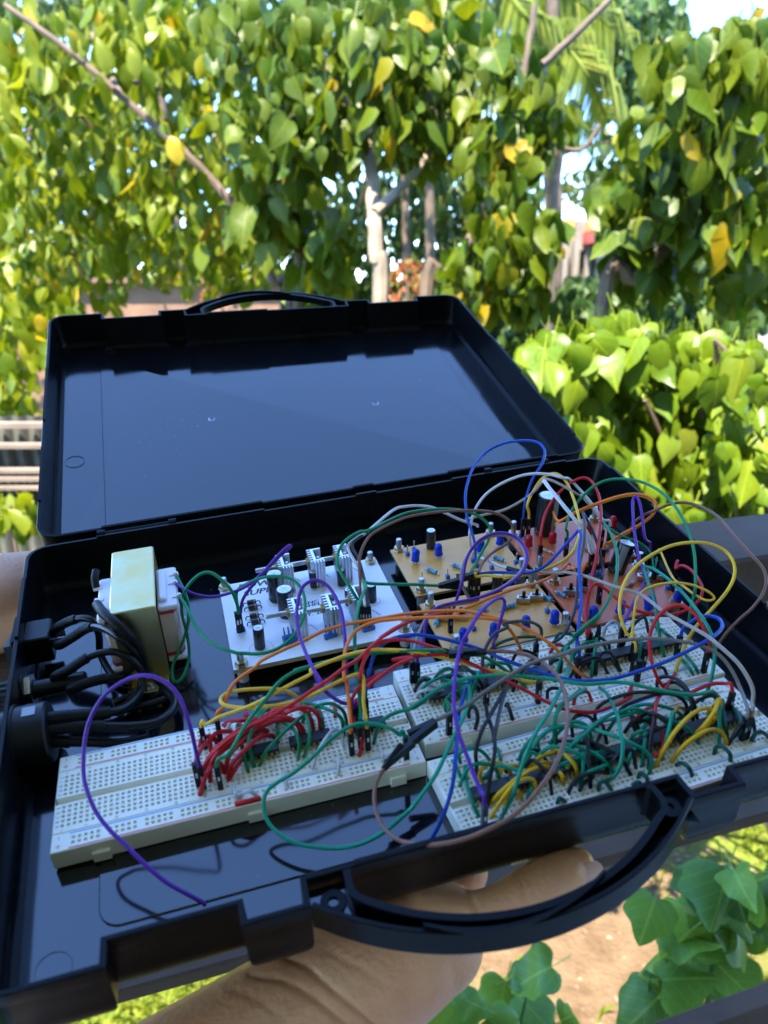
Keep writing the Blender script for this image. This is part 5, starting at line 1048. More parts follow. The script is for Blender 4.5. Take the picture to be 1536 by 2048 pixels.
W('teal', 'teal jumper wire hanging in a big loop over the front left breadboard', BT, 0, BT, 'DN', ('b', [(1330, 605), (1290, 460, 25), (1240, 425, 28), (1150, 396, 30), (1050, 390, 31), (960, 420, 31), (860, 490, 29), (760, 590, 26), (640, 690, 23), (540, 750, 20), (475, 805, 18), (452, 880, 15), (475, 985, 11), (545, 1065, 9), (650, 1125, 8), (780, 1150, 8), (920, 1155, 9), (1060, 1125, 12), (1200, 1050, 16), (1340, 930, 21)]), ('c', [(250, 1240, 24), (380, 1060, 28), (450, 920, 31), (510, 790, 33), (570, 670, 34), (615, 560, 34), (630, 490, 32), (612, 425, 28), (560, 470, 15), (540, 500, 9.5)]), group=J)
W('brown', 'long brown jumper wire draped over the front rim of the case', 30, 0, 38, 'JJ', ('b', [(1200, 660, 27), (1165, 710, 26), (1135, 800, 24), (1140, 920, 22), (1195, 1035, 21), (1290, 1110, 22), (1400, 1133, 24)]), ('c', [(160, 1512, 25), (300, 1535, 29), (450, 1525, 32), (600, 1490, 34), (750, 1430, 36), (900, 1350, 38), (1020, 1250, 40), (1130, 1120, 42), (1220, 980, 43), (1280, 830, 43), (1308, 680, 43), (1303, 540, 42), (1265, 400, 42), (1195, 308, 42), (1100, 242, 41), (980, 198, 41), (840, 183, 40), (730, 188, 40)]), group=J)
W('grey', 'grey brown jumper wire running from the slanting black joint to the right wall', 28, 0, BT, 'JD', ('c', [(370, 675, 31), (480, 622, 33), (600, 565, 35), (720, 475, 37), (850, 390, 39), (1000, 295, 41), (1130, 242, 42), (1280, 205, 43)]), ('d', [(150, 356, 43), (350, 310, 43), (550, 281, 43), (750, 273, 43), (950, 296, 42), (1100, 335, 40), (1200, 395, 37), (1280, 495, 32), (1340, 620, 27), (1350, 985, 9.5)]), group=J)
W('taupe', 'pale taupe jumper wire from the right plug across the reddish boards', BT, 0, 26, 'DN', ('d', [(1375, 975), (1425, 730, 27), (1432, 650, 31), (1400, 560, 35), (1320, 440, 40), (1200, 330, 43), (1100, 250, 44), (950, 165, 44), (800, 82, 43)]), ('8', [(640, 1090, 42), (450, 1030, 41), (250, 960, 39), (100, 930, 37)]), ('5', [(1400, 1022, 34), (1240, 1016, 31), (1090, 1000, 28)]), group=J)
W('white', 'white jumper wire lying across the rear tan board into a small black joint', 26, 0, HT, 'JN', ('5', [(985, 988, 27), (920, 968, 26), (850, 936, 24), (790, 910, 20), (755, 885, 13)]), group=J)
W('purple', 'purple jumper wire plugged by a grey plug into the front right breadboard', BT, 0, BT, 'GD', ('c', [(725, 1420), (700, 1150, 28), (625, 960, 33), (562, 795, 38), (532, 680, 41), (515, 540, 44), (520, 400, 47), (537, 270, 49), (565, 150, 51), (610, 55, 53)]), ('5', [(640, 1540, 55), (700, 1430, 57), (770, 1325, 58), (850, 1250, 58), (915, 1213, 57), (953, 1228, 55), (950, 1290, 51), (920, 1400, 44), (892, 1510, 36)]), ('c', [(785, 300, 9.5)]), group=J)
W('blue', 'blue jumper wire running down off the front breadboards to the case floor', 22, 0, 0, 'NN', ('c', [(680, 330, 12), (620, 400, 24), (590, 480, 29), (555, 600, 32), (542, 720, 33), (530, 900, 31), (512, 1080, 26), (480, 1220, 20), (420, 1380, 11), (345, 1520, 1)]), group=J)
W('blue', 'blue jumper wire forming the highest loop, in front of the lid hinge', HT, 0, HT, 'DN', ('5', [(1092, 740), (1122, 450, 40), (1172, 300, 50), (1240, 190, 57), (1266, 100, 61), (1240, 40, 63), (1180, 10, 64), (1080, 6, 63), (950, 26, 61), (820, 90, 57), (720, 205, 52), (670, 340, 46), (655, 450, 41), (670, 600, 34), (700, 690, 29), (725, 790, 23), (735, 935, 12.6)]), group=J)
W('yellow', 'yellow jumper wire arching beside the high blue loop and back to the tan board', HT, 0, HT, 'DD', ('5', [(1135, 740), (1132, 500, 38), (1165, 415, 43), (1230, 312, 49), (1300, 264, 52), (1370, 264, 53), (1430, 322, 51), (1480, 430, 48)]), ('6', [(440, 340, 45), (460, 430, 42), (452, 500, 39), (425, 570, 36), (375, 625, 34), (300, 668, 32), (200, 702, 31), (100, 725, 31)]), ('5', [(1080, 1042, 31), (950, 1050, 31), (820, 1040, 30), (745, 1048, 29), (712, 1210, 12.6)]), group=J)
W('white', 'white jumper wire forming a wide arch behind the yellow one', HT, 0, HT, 'ND', ('5', [(700, 840, 13), (688, 720, 26), (720, 560, 35), (800, 432, 43), (920, 342, 49), (1060, 282, 53), (1180, 259, 55), (1300, 264, 55), (1400, 290, 54)]), ('6', [(400, 170, 51), (480, 252, 45), (550, 340, 38), (590, 400, 33), (620, 540, 12.6)]), group=J)
W('white', 'white jumper wire from the power board bending behind the rear tan board', HT, 0, 4, 'DN', ('q', [(790, 1330), (770, 1050, 31), (745, 850, 36), (710, 600, 42), (640, 470, 46), (560, 330, 49), (530, 230, 51), (580, 165, 52), (690, 90, 53), (800, 25, 53)]), ('5', [(100, 540, 52), (200, 510, 50), (300, 505, 48), (400, 518, 44), (500, 560, 38), (620, 615, 30), (750, 655, 22)]), group=J)
W('dgrey', 'dark grey jumper wire beside the white one above the power board', HT, 0, 30, 'DN', ('q', [(830, 1330), (800, 1050, 31), (780, 800, 37), (740, 620, 42), (680, 420, 46), (600, 270, 50), (590, 190, 52), (660, 120, 53), (800, 30, 53)]), group=J)
W('taupe', 'beige jumper wire low along the back wall behind the tall capacitor', 16, 0, HT, 'ND', ('5', [(660, 608, 20), (800, 575, 24), (950, 538, 29), (1080, 472, 37), (1180, 400, 45), (1236, 335, 50), (1262, 300, 53), (1330, 315, 53), (1420, 360, 51), (1530, 425, 47)]), ('6', [(470, 265, 40), (540, 345, 34), (575, 560, 12.6)]), group=J)
for k, (dx, tl) in enumerate(((0, 'left'), (14, 'right'))):
    W('white', 'thick white wire of the pair beside the yellow arch, %s one' % tl, HT, 0, 50, 'DN', ('r', [(1110 + 4 * dx, 1290), (1120 + 3 * dx, 1000, 30), (1085 + 3 * dx, 840, 36), (1020 + 2 * dx, 690, 41), (930 + dx, 590, 45), (800 + dx, 430, 50), (660 + dx, 260, 54), (540 + dx, 110, 57), (470 + dx, 10, 58)]), group=J, r=0.95)
W('brown', 'brown jumper wire arching from the power board to the rear tan board', HT, 0, HT, 'DD', ('q', [(720, 1330), (705, 760, 38), (690, 560, 44), (690, 400, 48), (740, 230, 52), (820, 100, 54), (940, 5, 55)]), ('5', [(150, 612, 55), (300, 572, 54), (500, 548, 52), (700, 541, 49), (850, 552, 45), (950, 590, 41), (1010, 645, 36), (1025, 715, 31), (980, 790, 27), (870, 862, 25), (795, 935, 26), (750, 1205, 12.6)]), group=J)
W('green', 'green jumper wire arching over the back of the heat sinks to the rear tan board', HT, 0, HT, 'DD', ('q', [(750, 1330), (660, 960, 32), (560, 800, 38), (450, 630, 43), (385, 480, 47), (390, 330, 50), (450, 200, 53), (560, 100, 55), (700, 25, 56), (830, 0, 56)]), ('5', [(150, 580, 55), (300, 543, 54), (450, 531, 52), (600, 536, 49), (720, 566, 45), (805, 620, 40), (848, 690, 35), (830, 775, 30), (780, 865, 27), (735, 950, 25), (690, 1205, 12.6)]), group=J)
W('green', 'green jumper wire stretched straight from the power board to a black joint', BT, 0, 26, 'DJ', ('b', [(1050, 545), (1050, 350, 28), (1040, 200, 33), (1022, 50, 37)]), ('q', [(640, 1800, 40), (625, 1600, 42), (630, 1350, 44), (670, 1100, 45), (730, 920, 45), (778, 800, 45), (760, 735, 45), (730, 705, 45), (790, 735, 45), (900, 750, 44), (1200, 758, 41), (1500, 762, 37)]), ('5', [(250, 1108, 33), (460, 1120, 29)]), group=J)
W('blue', 'blue jumper wire from the slanting joint to a sharp bend, then straight down', 28, 0, BT, 'JD', ('5', [(750, 1030, 29), (850, 1018, 30), (960, 1018, 31), (1060, 1024, 32), (1180, 1012, 33), (1290, 950, 37), (1420, 810, 43), (1505, 715, 47)]), ('6', [(450, 462, 49), (465, 490, 48), (452, 580, 44), (455, 700, 40), (466, 850, 35), (452, 1000, 31), (440, 1120, 27)]), ('d', [(190, 545, 9.5)]), group=J)
W('purple', 'purple jumper wire looping over the rear tan board with a grey companion', 20, 0, BT, 'ND', ('5', [(560, 1310, 14), (600, 1190, 26), (635, 1070, 35), (655, 950, 42), (695, 850, 47), (765, 770, 51), (860, 722, 53), (960, 716, 53), (1050, 752, 51), (1110, 822, 48), (1132, 900, 45), (1108, 990, 42), (1040, 1070, 40), (920, 1148, 38), (800, 1198, 37), (680, 1228, 36), (560, 1250, 35), (450, 1282, 34), (385, 1328, 33), (350, 1410, 30), (332, 1530, 26)]), ('c', [(262, 405, 9.5)]), group=J)
W('taupe', 'light grey jumper wire running under the purple loop over the rear tan board', 12.6, 0, BT, 'ND', ('5', [(690, 1232, 13), (640, 1130, 27), (622, 1050, 34), (642, 945, 41), (690, 860, 45), (760, 785, 49), (860, 738, 51), (960, 732, 51), (1040, 765, 49), (1098, 830, 46), (1118, 902, 43), (1095, 990, 40), (1030, 1065, 38), (920, 1142, 36), (800, 1192, 35), (680, 1245, 34), (560, 1268, 33), (440, 1300, 32), (370, 1350, 31), (310, 1460, 28), (265, 1600, 25)]), ('c', [(225, 400, 9.5)]), group=J)
# right-hand loops
W('green', 'green jumper wire forming the widest arch, out over the right wall', HT, 0, BT, 'DN', ('6', [(375, 610), (378, 450, 35), (400, 370, 40), (450, 292, 46), (520, 222, 51), (600, 178, 54), (700, 166, 56), (820, 186, 57), (930, 246, 56), (1010, 332, 53), (1070, 440, 49), (1108, 560, 44), (1120, 680, 39), (1118, 800, 34), (1095, 900, 27), (1080, 1000, 17)]), ('8', [(955, 1310, 10)]), group=J)
W('brown', 'brown jumper wire swinging out past the right wall of the case', HT, 0, BT, 'DN', ('8', [(560, 740), (590, 580, 38), (660, 530, 44), (750, 492, 48), (840, 455, 51), (940, 441, 53), (1050, 466, 53), (1180, 540, 52), (1300, 680, 49), (1420, 810, 45), (1497, 900, 41), (1523, 985, 37), (1500, 1080, 33), (1430, 1180, 29), (1330, 1270, 26), (1240, 1365, 20), (1160, 1480, 10)]), group=J)
W('yellow', 'yellow jumper wire making the big loop above the rear right breadboard', BT, 0, BT, 'DN', ('8', [(575, 1560), (545, 1370, 28), (505, 1270, 34), (490, 1180, 39), (512, 1040, 45), (582, 918, 50), (700, 820, 54), (850, 746, 56), (1000, 721, 57), (1130, 732, 56), (1235, 782, 53), (1294, 865, 49), (1298, 960, 44), (1250, 1062, 38), (1150, 1182, 32), (1035, 1308, 26), (965, 1420, 21), (920, 1530, 15), (882, 1635, 10)]), group=J)
W('yellow', 'thin yellow jumper wire looping over the corner of the front reddish board', BT, 0, HT, 'DD', ('8', [(580, 1640), (578, 1400, 28), (590, 1250, 33), (612, 1120, 37), (665, 1058, 39), (760, 1020, 40), (880, 1006, 40), (1000, 1022, 38), (1110, 1066, 35), (1158, 1112, 32), (1120, 1132, 31), (1050, 1108, 31), (950, 1038, 31), (860, 962, 30), (740, 930, 12.6)]), r=0.7, group=J)
W('red', 'red jumper wire from the right edge board looping low to the rear right breadboard', HT, 0, BT, 'DD', ('8', [(870, 1010), (885, 905, 29), (925, 886, 31), (980, 906, 32), (1040, 972, 32), (1074, 1052, 30), (1050, 1130, 27), (980, 1188, 25), (880, 1228, 24), (780, 1236, 24), (650, 1214, 25), (540, 1170, 27), (440, 1092, 30), (365, 1032, 33), (312, 1019, 34), (272, 1080, 32), (252, 1180, 29), (255, 1300, 26), (262, 1500, 9.5)]), group=J)
W('red', 'red jumper wire in a tall oval loop at the right of the rear breadboard', BT, 0, BT, 'ND', ('d', [(870, 655, 10), (782, 592, 17), (730, 480, 25), (702, 350, 32), (706, 240, 37), (752, 130, 42), (822, 62, 45), (910, 36, 46), (990, 72, 45), (1060, 160, 41), (1108, 262, 36), (1132, 345, 30), (1080, 510, 9.5)]), group=J)
W('red', 'red jumper wire arching over the tall capacitor of the rear reddish board', HT, 0, BT, 'DD', ('6', [(225, 650), (232, 480, 34), (262, 360, 40), (322, 262, 46), (400, 192, 50), (470, 160, 52), (520, 176, 51), (560, 242, 48), (578, 340, 44), (573, 470, 39), (550, 620, 34), (527, 720, 31), (507, 850, 28), (497, 960, 26), (498, 1060, 25)]), ('d', [(265, 370, 9.5)]), group=J)
W('green', 'green jumper wire hanging in a long bow before the leaning capacitor', 30, 0, BT, 'NN', ('6', [(592, 412, 42), (640, 490, 42), (668, 580, 41), (670, 700, 39), (640, 820, 37), (580, 928, 35), (500, 1000, 33), (420, 1070, 30)]), ('d', [(350, 112, 27), (230, 222, 22), (100, 340, 16), (0, 430, 10)]), group=J)
W('green', 'thin green jumper wire from the bow over to the right edge plug', 42, 0, HT, 'ND', ('6', [(592, 414, 42), (630, 450, 41), (690, 488, 39), (760, 515, 37), (825, 545, 34), (868, 600, 30), (885, 690, 25), (880, 740, 12.6)]), r=0.6, group=J)
W('teal', 'teal jumper wire descending from the reddish boards to the right end', 30, 0, BT, 'NN', ('8', [(655, 893, 33), (720, 905, 35), (820, 970, 37), (930, 1072, 38), (1020, 1182, 38), (1092, 1282, 37), (1140, 1382, 34), (1160, 1482, 30), (1152, 1600, 24), (1120, 1740, 16), (1072, 1835, 10)]), group=J)
W('teal', 'dark teal jumper wire dropping steeply to the rightmost rear chip', 33, 0, BT, 'NN', ('8', [(655, 893, 33), (690, 1000, 32), (738, 1150, 29), (758, 1290, 24), (780, 1420, 17), (805, 1520, 10)]), group=J)
W('purple', 'purple jumper wire in a narrow upright loop at the right', HT, 0, BT, 'DN', ('8', [(685, 900), (668, 690, 38), (648, 530, 46), (625, 425, 51), (602, 400, 52), (582, 440, 50), (590, 600, 44), (615, 780, 37), (650, 900, 33), (700, 1020, 28), (742, 1140, 22), (750, 1250, 10)]), group=J)
W('purple', 'short purple jumper wire slanting from the narrow loop to a black plug', 25, 0, BT, 'ND', ('8', [(665, 1000, 22), (640, 1060, 26), (600, 1130, 27), (555, 1215, 26), (490, 1470, 9.5)]), group=J)
W('orange', 'orange jumper wire of the twisted orange and yellow pair over the right wall', HT, 0, HT, 'DD', ('8', [(0, 640), (60, 570, 30), (180, 508, 38), (330, 448, 45), (480, 398, 50), (600, 380, 52), (700, 404, 51), (750, 458, 48), (720, 530, 43), (630, 598, 38), (500, 668, 32), (410, 728, 29), (360, 900, 12.6)]), group=J)
W('gold', 'yellow jumper wire of the twisted pair, just under the orange one', HT, 0, HT, 'NN', ('8', [(40, 590, 28), (180, 518, 36), (330, 458, 43), (480, 408, 48), (600, 391, 50), (695, 415, 49), (740, 462, 46), (712, 538, 41), (625, 610, 36), (500, 682, 30), (400, 745, 24)]), r=0.6, group=J)
W('dgrey', 'dark grey jumper wire running down past the leaning capacitor to the rear right breadboard', 40, 0, BT, 'NN', ('8', [(232, 510, 46), (246, 600, 44), (236, 750, 40), (205, 900, 36), (192, 1040, 32), (180, 1170, 28), (150, 1270, 25), (90, 1380, 20), (0, 1440, 13)]), group=J)
W('black', 'black jumper wire from the peak by the white pair to the front reddish board', 46, 0, HT, 'ND', ('8', [(235, 510, 46), (300, 640, 40), (348, 780, 34), (372, 900, 29), (340, 1150, 12.6)]), group=J)
W('dgrey', 'grey jumper wire in a round arch above the middle of the rear right breadboard', BT, 0, BT, 'DD', ('c', [(740, 560), (722, 350, 28), (716, 250, 33), (742, 150, 38), (800, 62, 42), (890, 15, 44)]), ('5', [(950, 1412, 45), (1060, 1392, 45), (1165, 1400, 43), (1230, 1440, 39), (1238, 1510, 34)]), ('c', [(1080, 270, 9.5)]), group=J)
W('black', 'black jumper wire twisting down to the leftmost front right chip', 24, 0, BT, 'NN', ('c', [(740, 560, 20), (752, 640, 26), (785, 730, 29), (802, 840, 29), (790, 960, 26), (762, 1100, 18), (752, 1260, 10)]), group=J)
W('black', 'black jumper wire crossing the twisted one above the front right breadboard', 24, 0, BT, 'NN', ('c', [(905, 385, 22), (850, 490, 27), (770, 630, 30), (710, 740, 30), (668, 880, 26), (675, 980, 19), (665, 1060, 10)]), group=J)
W('dgrey', 'dark grey jumper wire running beside the crossed black pair', 24, 0, 24, 'NN', ('c', [(900, 395, 22), (872, 470, 26), (840, 580, 28), (815, 700, 28), (795, 800, 26)]), group=J)
W('teal', 'teal jumper wire falling from the middle to the front edge plug row', 20, 0, BT, 'NN', ('c', [(1345, 205, 14), (1320, 280, 24), (1290, 380, 31), (1240, 490, 34), (1180, 605, 35), (1105, 720, 35), (1042, 850, 32), (985, 1000, 27), (930, 1180, 19), (840, 1355, 10)]), group=J)
W('teal', 'teal jumper wire dropping along the right of the brown loop', BT, 0, BT, 'NN', ('d', [(250, 625, 22), (150, 690, 26), (70, 745, 27), (35, 850, 24), (42, 960, 16), (45, 1045, 10)]), group=J)
W('red', 'red jumper wire sagging along the seam between the two right breadboards', 30, 0, BT, 'NN', ('c', [(560, 235, 38), (700, 300, 34), (850, 375, 30), (1000, 448, 27), (1150, 530, 24), (1300, 592, 22)]), ('d', [(150, 782, 20), (300, 790, 19), (430, 755, 17), (560, 690, 13), (575, 640, 10)]), group=J)
W('red', 'pinkish red jumper wire rising to a leaning plug at the right end of the seam', 22, 0, BT, 'ND', ('d', [(860, 655, 20), (960, 662, 22), (1060, 620, 24), (1150, 590, 25), (1230, 588, 25), (1250, 800, 9.5)]), group=J)
W('green', 'green jumper wire from the rear right breadboard bending to the front right plug row', 20, 0, BT, 'ND', ('f', [(735, 335, 20), (690, 355, 22), (640, 390, 22), (605, 430, 21), (640, 800, 9.5)]), group=J)
# the black joints lying across the middle
for nm, a_, b_ in (('black double joint where red wires meet the brown one, above the rear right breadboard', P(478, 205, 41, 'c'), P(680, 195, 41, 'c')),
                   ('long slanting black double joint at the right end of the front left breadboard', P(1205, 640, 27, 'b'), P(1520, 390, 31, 'b')),
                   ('slanting black joint over the gap between the two tan boards', P(465, 1120, 29, '5'), P(755, 1032, 29, '5'))):
    t_ = thing('wire_joint', nm, 'connector', a_); d = b_ - a_; ln = d.length; q = Vector((1, 0, 0)).rotation_difference(d.normalized()); 
    for k, (o0, o1, dy) in enumerate(((0, ln * 0.52, 0.0), (ln * 0.48, ln, 0.9))):
        c = MB(); T = Matrix.Translation(a_) @ q.to_matrix().to_4x4(); c.box((o0, -1.5 + dy, -1.5 - k * .3), (o1, 1.5 + dy, 1.5 + k * .3), bev=0.25, T=T); part(c, 'housing', M['blk'], t_, a_)

# ---------------------------------------------------------------- short solid-core links
def S(col, label, zk, lift, *pts, group=None, r=0.9, h0=BT, h1=BT):
    return wire(col, label, h0, lift, h1, 'NN', [(zk, list(pts))], r=r, cat='wire', group=group, name='link_wire')
RB = 'red link wires bundled on the front left breadboard'
for pts, lf in ((((62, 828), (95, 720), (140, 650), (188, 638), (205, 690)), 9), (((42, 720), (35, 640), (60, 560), (110, 500), (170, 480)), 8), (((125, 745), (130, 640), (200, 540), (300, 470), (420, 420), (470, 440)), 14), (((80, 670), (130, 580), (220, 490), (330, 410), (430, 350), (485, 360)), 15),
                (((235, 725), (260, 640), (330, 560), (420, 480), (500, 465), (540, 505)), 12), (((225, 690), (235, 600), (300, 520), (390, 450), (470, 430)), 12), (((130, 560), (125, 490), (170, 445), (250, 440), (275, 480)), 8), (((60, 530), (75, 480), (130, 470), (160, 500)), 6), (((700, 470), (690, 420), (640, 370), (560, 350), (470, 375), (400, 430)), 12),
                (((760, 445), (745, 370), (700, 310), (620, 285), (520, 310), (420, 380)), 15), (((800, 440), (795, 360), (760, 310), (700, 290), (600, 320), (480, 390)), 15), (((680, 450), (660, 400), (600, 370), (500, 380), (400, 440), (330, 500)), 12), (((240, 735), (290, 650), (340, 590)), 6), (((340, 345), (345, 330), (350, 345), (345, 375)), 4), (((205, 400), (250, 375), (320, 370), (400, 360), (440, 370)), 7),
                (((170, 610), (200, 540), (280, 470), (380, 400), (480, 340), (560, 330), (610, 370)), 16), (((100, 690), (150, 600), (240, 530), (340, 480), (430, 470)), 12)):
    S('red', 'red link wire in the bundle on the front left breadboard', 'b', lf, *pts, group=RB, r=1.1)
GA = 'green link wires arching over the chips of the front left breadboard'
for pts, lf in ((((355, 680), (330, 580), (305, 470), (290, 405), (310, 390)), 9), (((395, 655), (370, 560), (365, 480), (400, 400), (470, 300), (500, 320)), 13), (((430, 645), (470, 560), (560, 460), (660, 370), (730, 330), (740, 400)), 14), (((665, 605), (672, 520), (640, 430), (580, 390), (520, 352)), 12), (((700, 595), (735, 490), (725, 380), (700, 300), (690, 262), (660, 300)), 14), (((945, 450), (930, 360), (860, 310), (780, 280), (715, 268), (690, 300)), 13),
                (((965, 405), (945, 320), (880, 270), (800, 275), (730, 320), (690, 380)), 13), (((820, 440), (815, 380), (800, 320), (760, 280)), 8), (((530, 500), (540, 450), (535, 400), (560, 360)), 9), (((480, 310), (430, 320), (400, 380), (400, 450)), 8)):
    S('green', 'green link wire over the front left breadboard chips', 'b', lf, *pts, group=GA)
S('white', 'tall white link wire over the right chip of the front left breadboard', 'b', 11, (752, 668), (775, 590), (830, 490), (885, 430), (930, 450), (942, 530))
S('white', 'small upright white link wire near the front rail of the front left breadboard', 'b', 5, (885, 620), (900, 605), (915, 640), (908, 708))
S('white', 'white link wire standing left of the small white arch', 'b', 4, (265, 770), (280, 815), (290, 855)); S('white', 'small white arch of wire beside the flat red link', 'b', 4, (305, 845), (330, 815), (375, 808), (415, 838))
S('red', 'short red link wire lying flat on the front rail of the front left breadboard', 'b', 1, (288, 882), (350, 868), (425, 850), h0=10.4, h1=10.4, r=1.05)
S('white', 'small white link wire in the middle of the front rail', 'b', 3, (575, 690), (585, 730), (600, 785)); S('white', 'short white link wire at the slanting black joint', 'b', 4, (1160, 548), (1180, 580), (1195, 615))
S('red', 'short red link wire at the rear right of the front left breadboard', 'b', 3, (885, 285), (893, 310), (893, 350)); S('white', 'white ring of wire behind the red bundle', 'b', 5, (235, 420), (245, 385), (285, 375), (310, 395), (300, 420))
GB = 'green link wires over the left chips of the rear right breadboard'
for pts, lf in ((((355, 380), (350, 320), (390, 265), (480, 215), (600, 170), (720, 160), (790, 190)), 12), (((480, 200), (540, 130), (610, 90), (680, 110), (760, 200)), 8), (((310, 250), (330, 205), (380, 190), (430, 205)), 6), (((560, 215), (650, 225), (780, 250), (900, 265), (985, 310)), 8), (((740, 110), (800, 110), (880, 120), (950, 160), (970, 200)), 6), (((640, 390), (600, 440), (600, 540)), 7), (((740, 330), (780, 300), (850, 280), (960, 320)), 6)):
    S('teal', 'teal link wire over the rear right breadboard chips', 'f', lf, *pts, group=GB)
for c_, lab, pts in (('white', 'white link wire curving left of the leftmost rear chip', ((285, 400), (320, 345), (420, 320), (520, 325), (640, 340))), ('white', 'white link wire under the teal loops at the rear', ((550, 160), (580, 115), (640, 95), (700, 100))), ('black', 'black link wire beside the pair of black plugs', ((265, 330), (300, 265), (350, 220), (430, 215))), ('red', 'red link wire beneath the teal loops', ((610, 205), (650, 160), (720, 110), (800, 50))), ('white', 'second white link wire beneath the teal loops', ((480, 290), (420, 270), (360, 280), (330, 330)))):
    S(c_, lab, 'f', 7, *pts)
for lab, pts in (('black hook of wire right of the rear plugs', ((850, 615), (850, 545), (885, 500), (930, 540), (945, 640), (920, 740))),): S('black', lab, 'f', 8, *pts, r=1.0)
S('black', 'short black hook of wire on the rear right breadboard front rail', 'c', 6, (880, 565), (890, 548), (905, 590), (925, 660), r=1.0); S('black', 'black staple of wire near the yellow wire end', 'c', 6, (1168, 510), (1172, 460), (1210, 440), (1260, 450), (1300, 480))
S('red', 'red staple of wire at the front rail of the rear right breadboard', 'c', 6, (1350, 555), (1365, 500), (1400, 470), (1450, 470), (1475, 530)); 
KB = 'black link wires on the rear right breadboard'
for pts, lf in ((((210, 560), (215, 470), (240, 400), (280, 385), (315, 430), (305, 530)), 8), (((325, 520), (330, 430), (370, 375), (420, 370), (460, 420), (495, 500)), 10), (((0, 450), (40, 425), (80, 430), (75, 500)), 6), (((420, 390), (450, 440), (490, 500)), 6), (((760, 475), (800, 480), (825, 530)), 5)):
    S('black', 'black link wire over the rear right breadboard chips', 'd', lf, *pts, group=KB)
KC = 'black link wires arching over the front right breadboard'
for pts, lf in ((((320, 860), (320, 790), (370, 730), (480, 680), (620, 650), (760, 655), (880, 670), (950, 720), (975, 800)), 14), (((490, 780), (540, 740), (640, 700), (740, 670), (860, 640), (940, 650)), 12), (((755, 620), (760, 560), (820, 540), (900, 560), (960, 620), (1010, 720), (1040, 840)), 14), (((800, 600), (880, 580), (960, 640), (1000, 740), (1010, 860)), 12), (((160, 960), (155, 870), (190, 815), (260, 815), (310, 850)), 9), (((300, 850), (370, 880), (400, 1010)), 8), (((575, 780), (580, 850), (600, 920)), 7), (((870, 900), (890, 850), (940, 825), (990, 830)), 6), (((560, 1050), (640, 990), (740, 920), (850, 890), (920, 910), (980, 970)), 10), (((130, 1355), (170, 1280), (250, 1230), (340, 1210), (410, 1220)), 8), (((0, 1000), (100, 995), (220, 1005), (330, 1040), (410, 1110)), 9), (((270, 1220), (300, 1100), (340, 980), (370, 920)), 8), (((210, 1340), (240, 1290), (300, 1250)), 5)):
    S('black', 'black link wire over the front right breadboard chips', 'd', lf, *pts, group=KC, r=0.9)
GC = 'green link wires arching over the front right breadboard'
for pts, lf in ((((350, 615), (400, 660), (445, 745), (480, 830), (496, 930), (512, 1040), (500, 1150), (460, 1235), (400, 1275)), 18), (((700, 1220), (715, 1130), (675, 1068), (560, 1002), (400, 940), (250, 897), (100, 885), (0, 897)), 15), (((0, 1010), (60, 930), (160, 860), (250, 880), (288, 960), (285, 1060)), 11), (((20, 1190), (120, 1060), (240, 950), (340, 860), (440, 800), (530, 790), (600, 840), (620, 900)), 15), (((310, 920), (360, 860), (480, 830), (600, 795), (720, 800), (800, 850), (825, 880)), 12), (((500, 800), (570, 760), (680, 735), (800, 750), (900, 790), (945, 840)), 11), (((560, 1000), (600, 940), (680, 920), (760, 900)), 8), (((640, 960), (670, 880), (685, 810)), 7), (((0, 1205), (120, 1140), (280, 1090), (420, 1060), (520, 1070)), 9), (((170, 1300), (260, 1220), (380, 1170), (450, 1130)), 8), (((540, 1190), (570, 1090), (640, 990)), 8), (((860, 640), (940, 680), (1000, 720), (1020, 800)), 8), (((420, 1200), (460, 1100), (520, 1060)), 6), (((300, 1000), (310, 1060), (280, 1150)), 6)):
    S('teal', 'green link wire over the front right breadboard chips', 'd', lf, *pts, group=GC, r=0.9)
GD = 'green link wires at the left end of the front right breadboard'
for pts, lf in ((((690, 1335), (640, 1230), (610, 1130), (595, 1000), (600, 985)), 6), (((560, 960), (555, 900), (600, 865), (680, 865), (740, 910), (770, 960)), 9), (((820, 870), (840, 920), (840, 955)), 3), (((505, 950), (530, 980), (565, 1070)), 4), (((1010, 990), (1060, 880), (1130, 770), (1220, 720), (1340, 705), (1450, 720), (1536, 740)), 12), (((1230, 860), (1215, 740), (1230, 620), (1300, 540), (1400, 450)), 14), (((970, 940), (1010, 850), (1080, 770)), 9), (((1110, 890), (1105, 800), (1150, 760)), 7), (((1250, 950), (1330, 850), (1430, 750), (1520, 690)), 10), (((1220, 1010), (1320, 970), (1430, 930), (1536, 900)), 7), (((1030, 1220), (1050, 1150), (1100, 1060)), 6)):
    S('teal', 'green link wire at the left of the front right breadboard', 'c', lf, *pts, group=GD, r=0.9)
YC = 'yellow link wires fanned over the left chips of the front right breadboard'
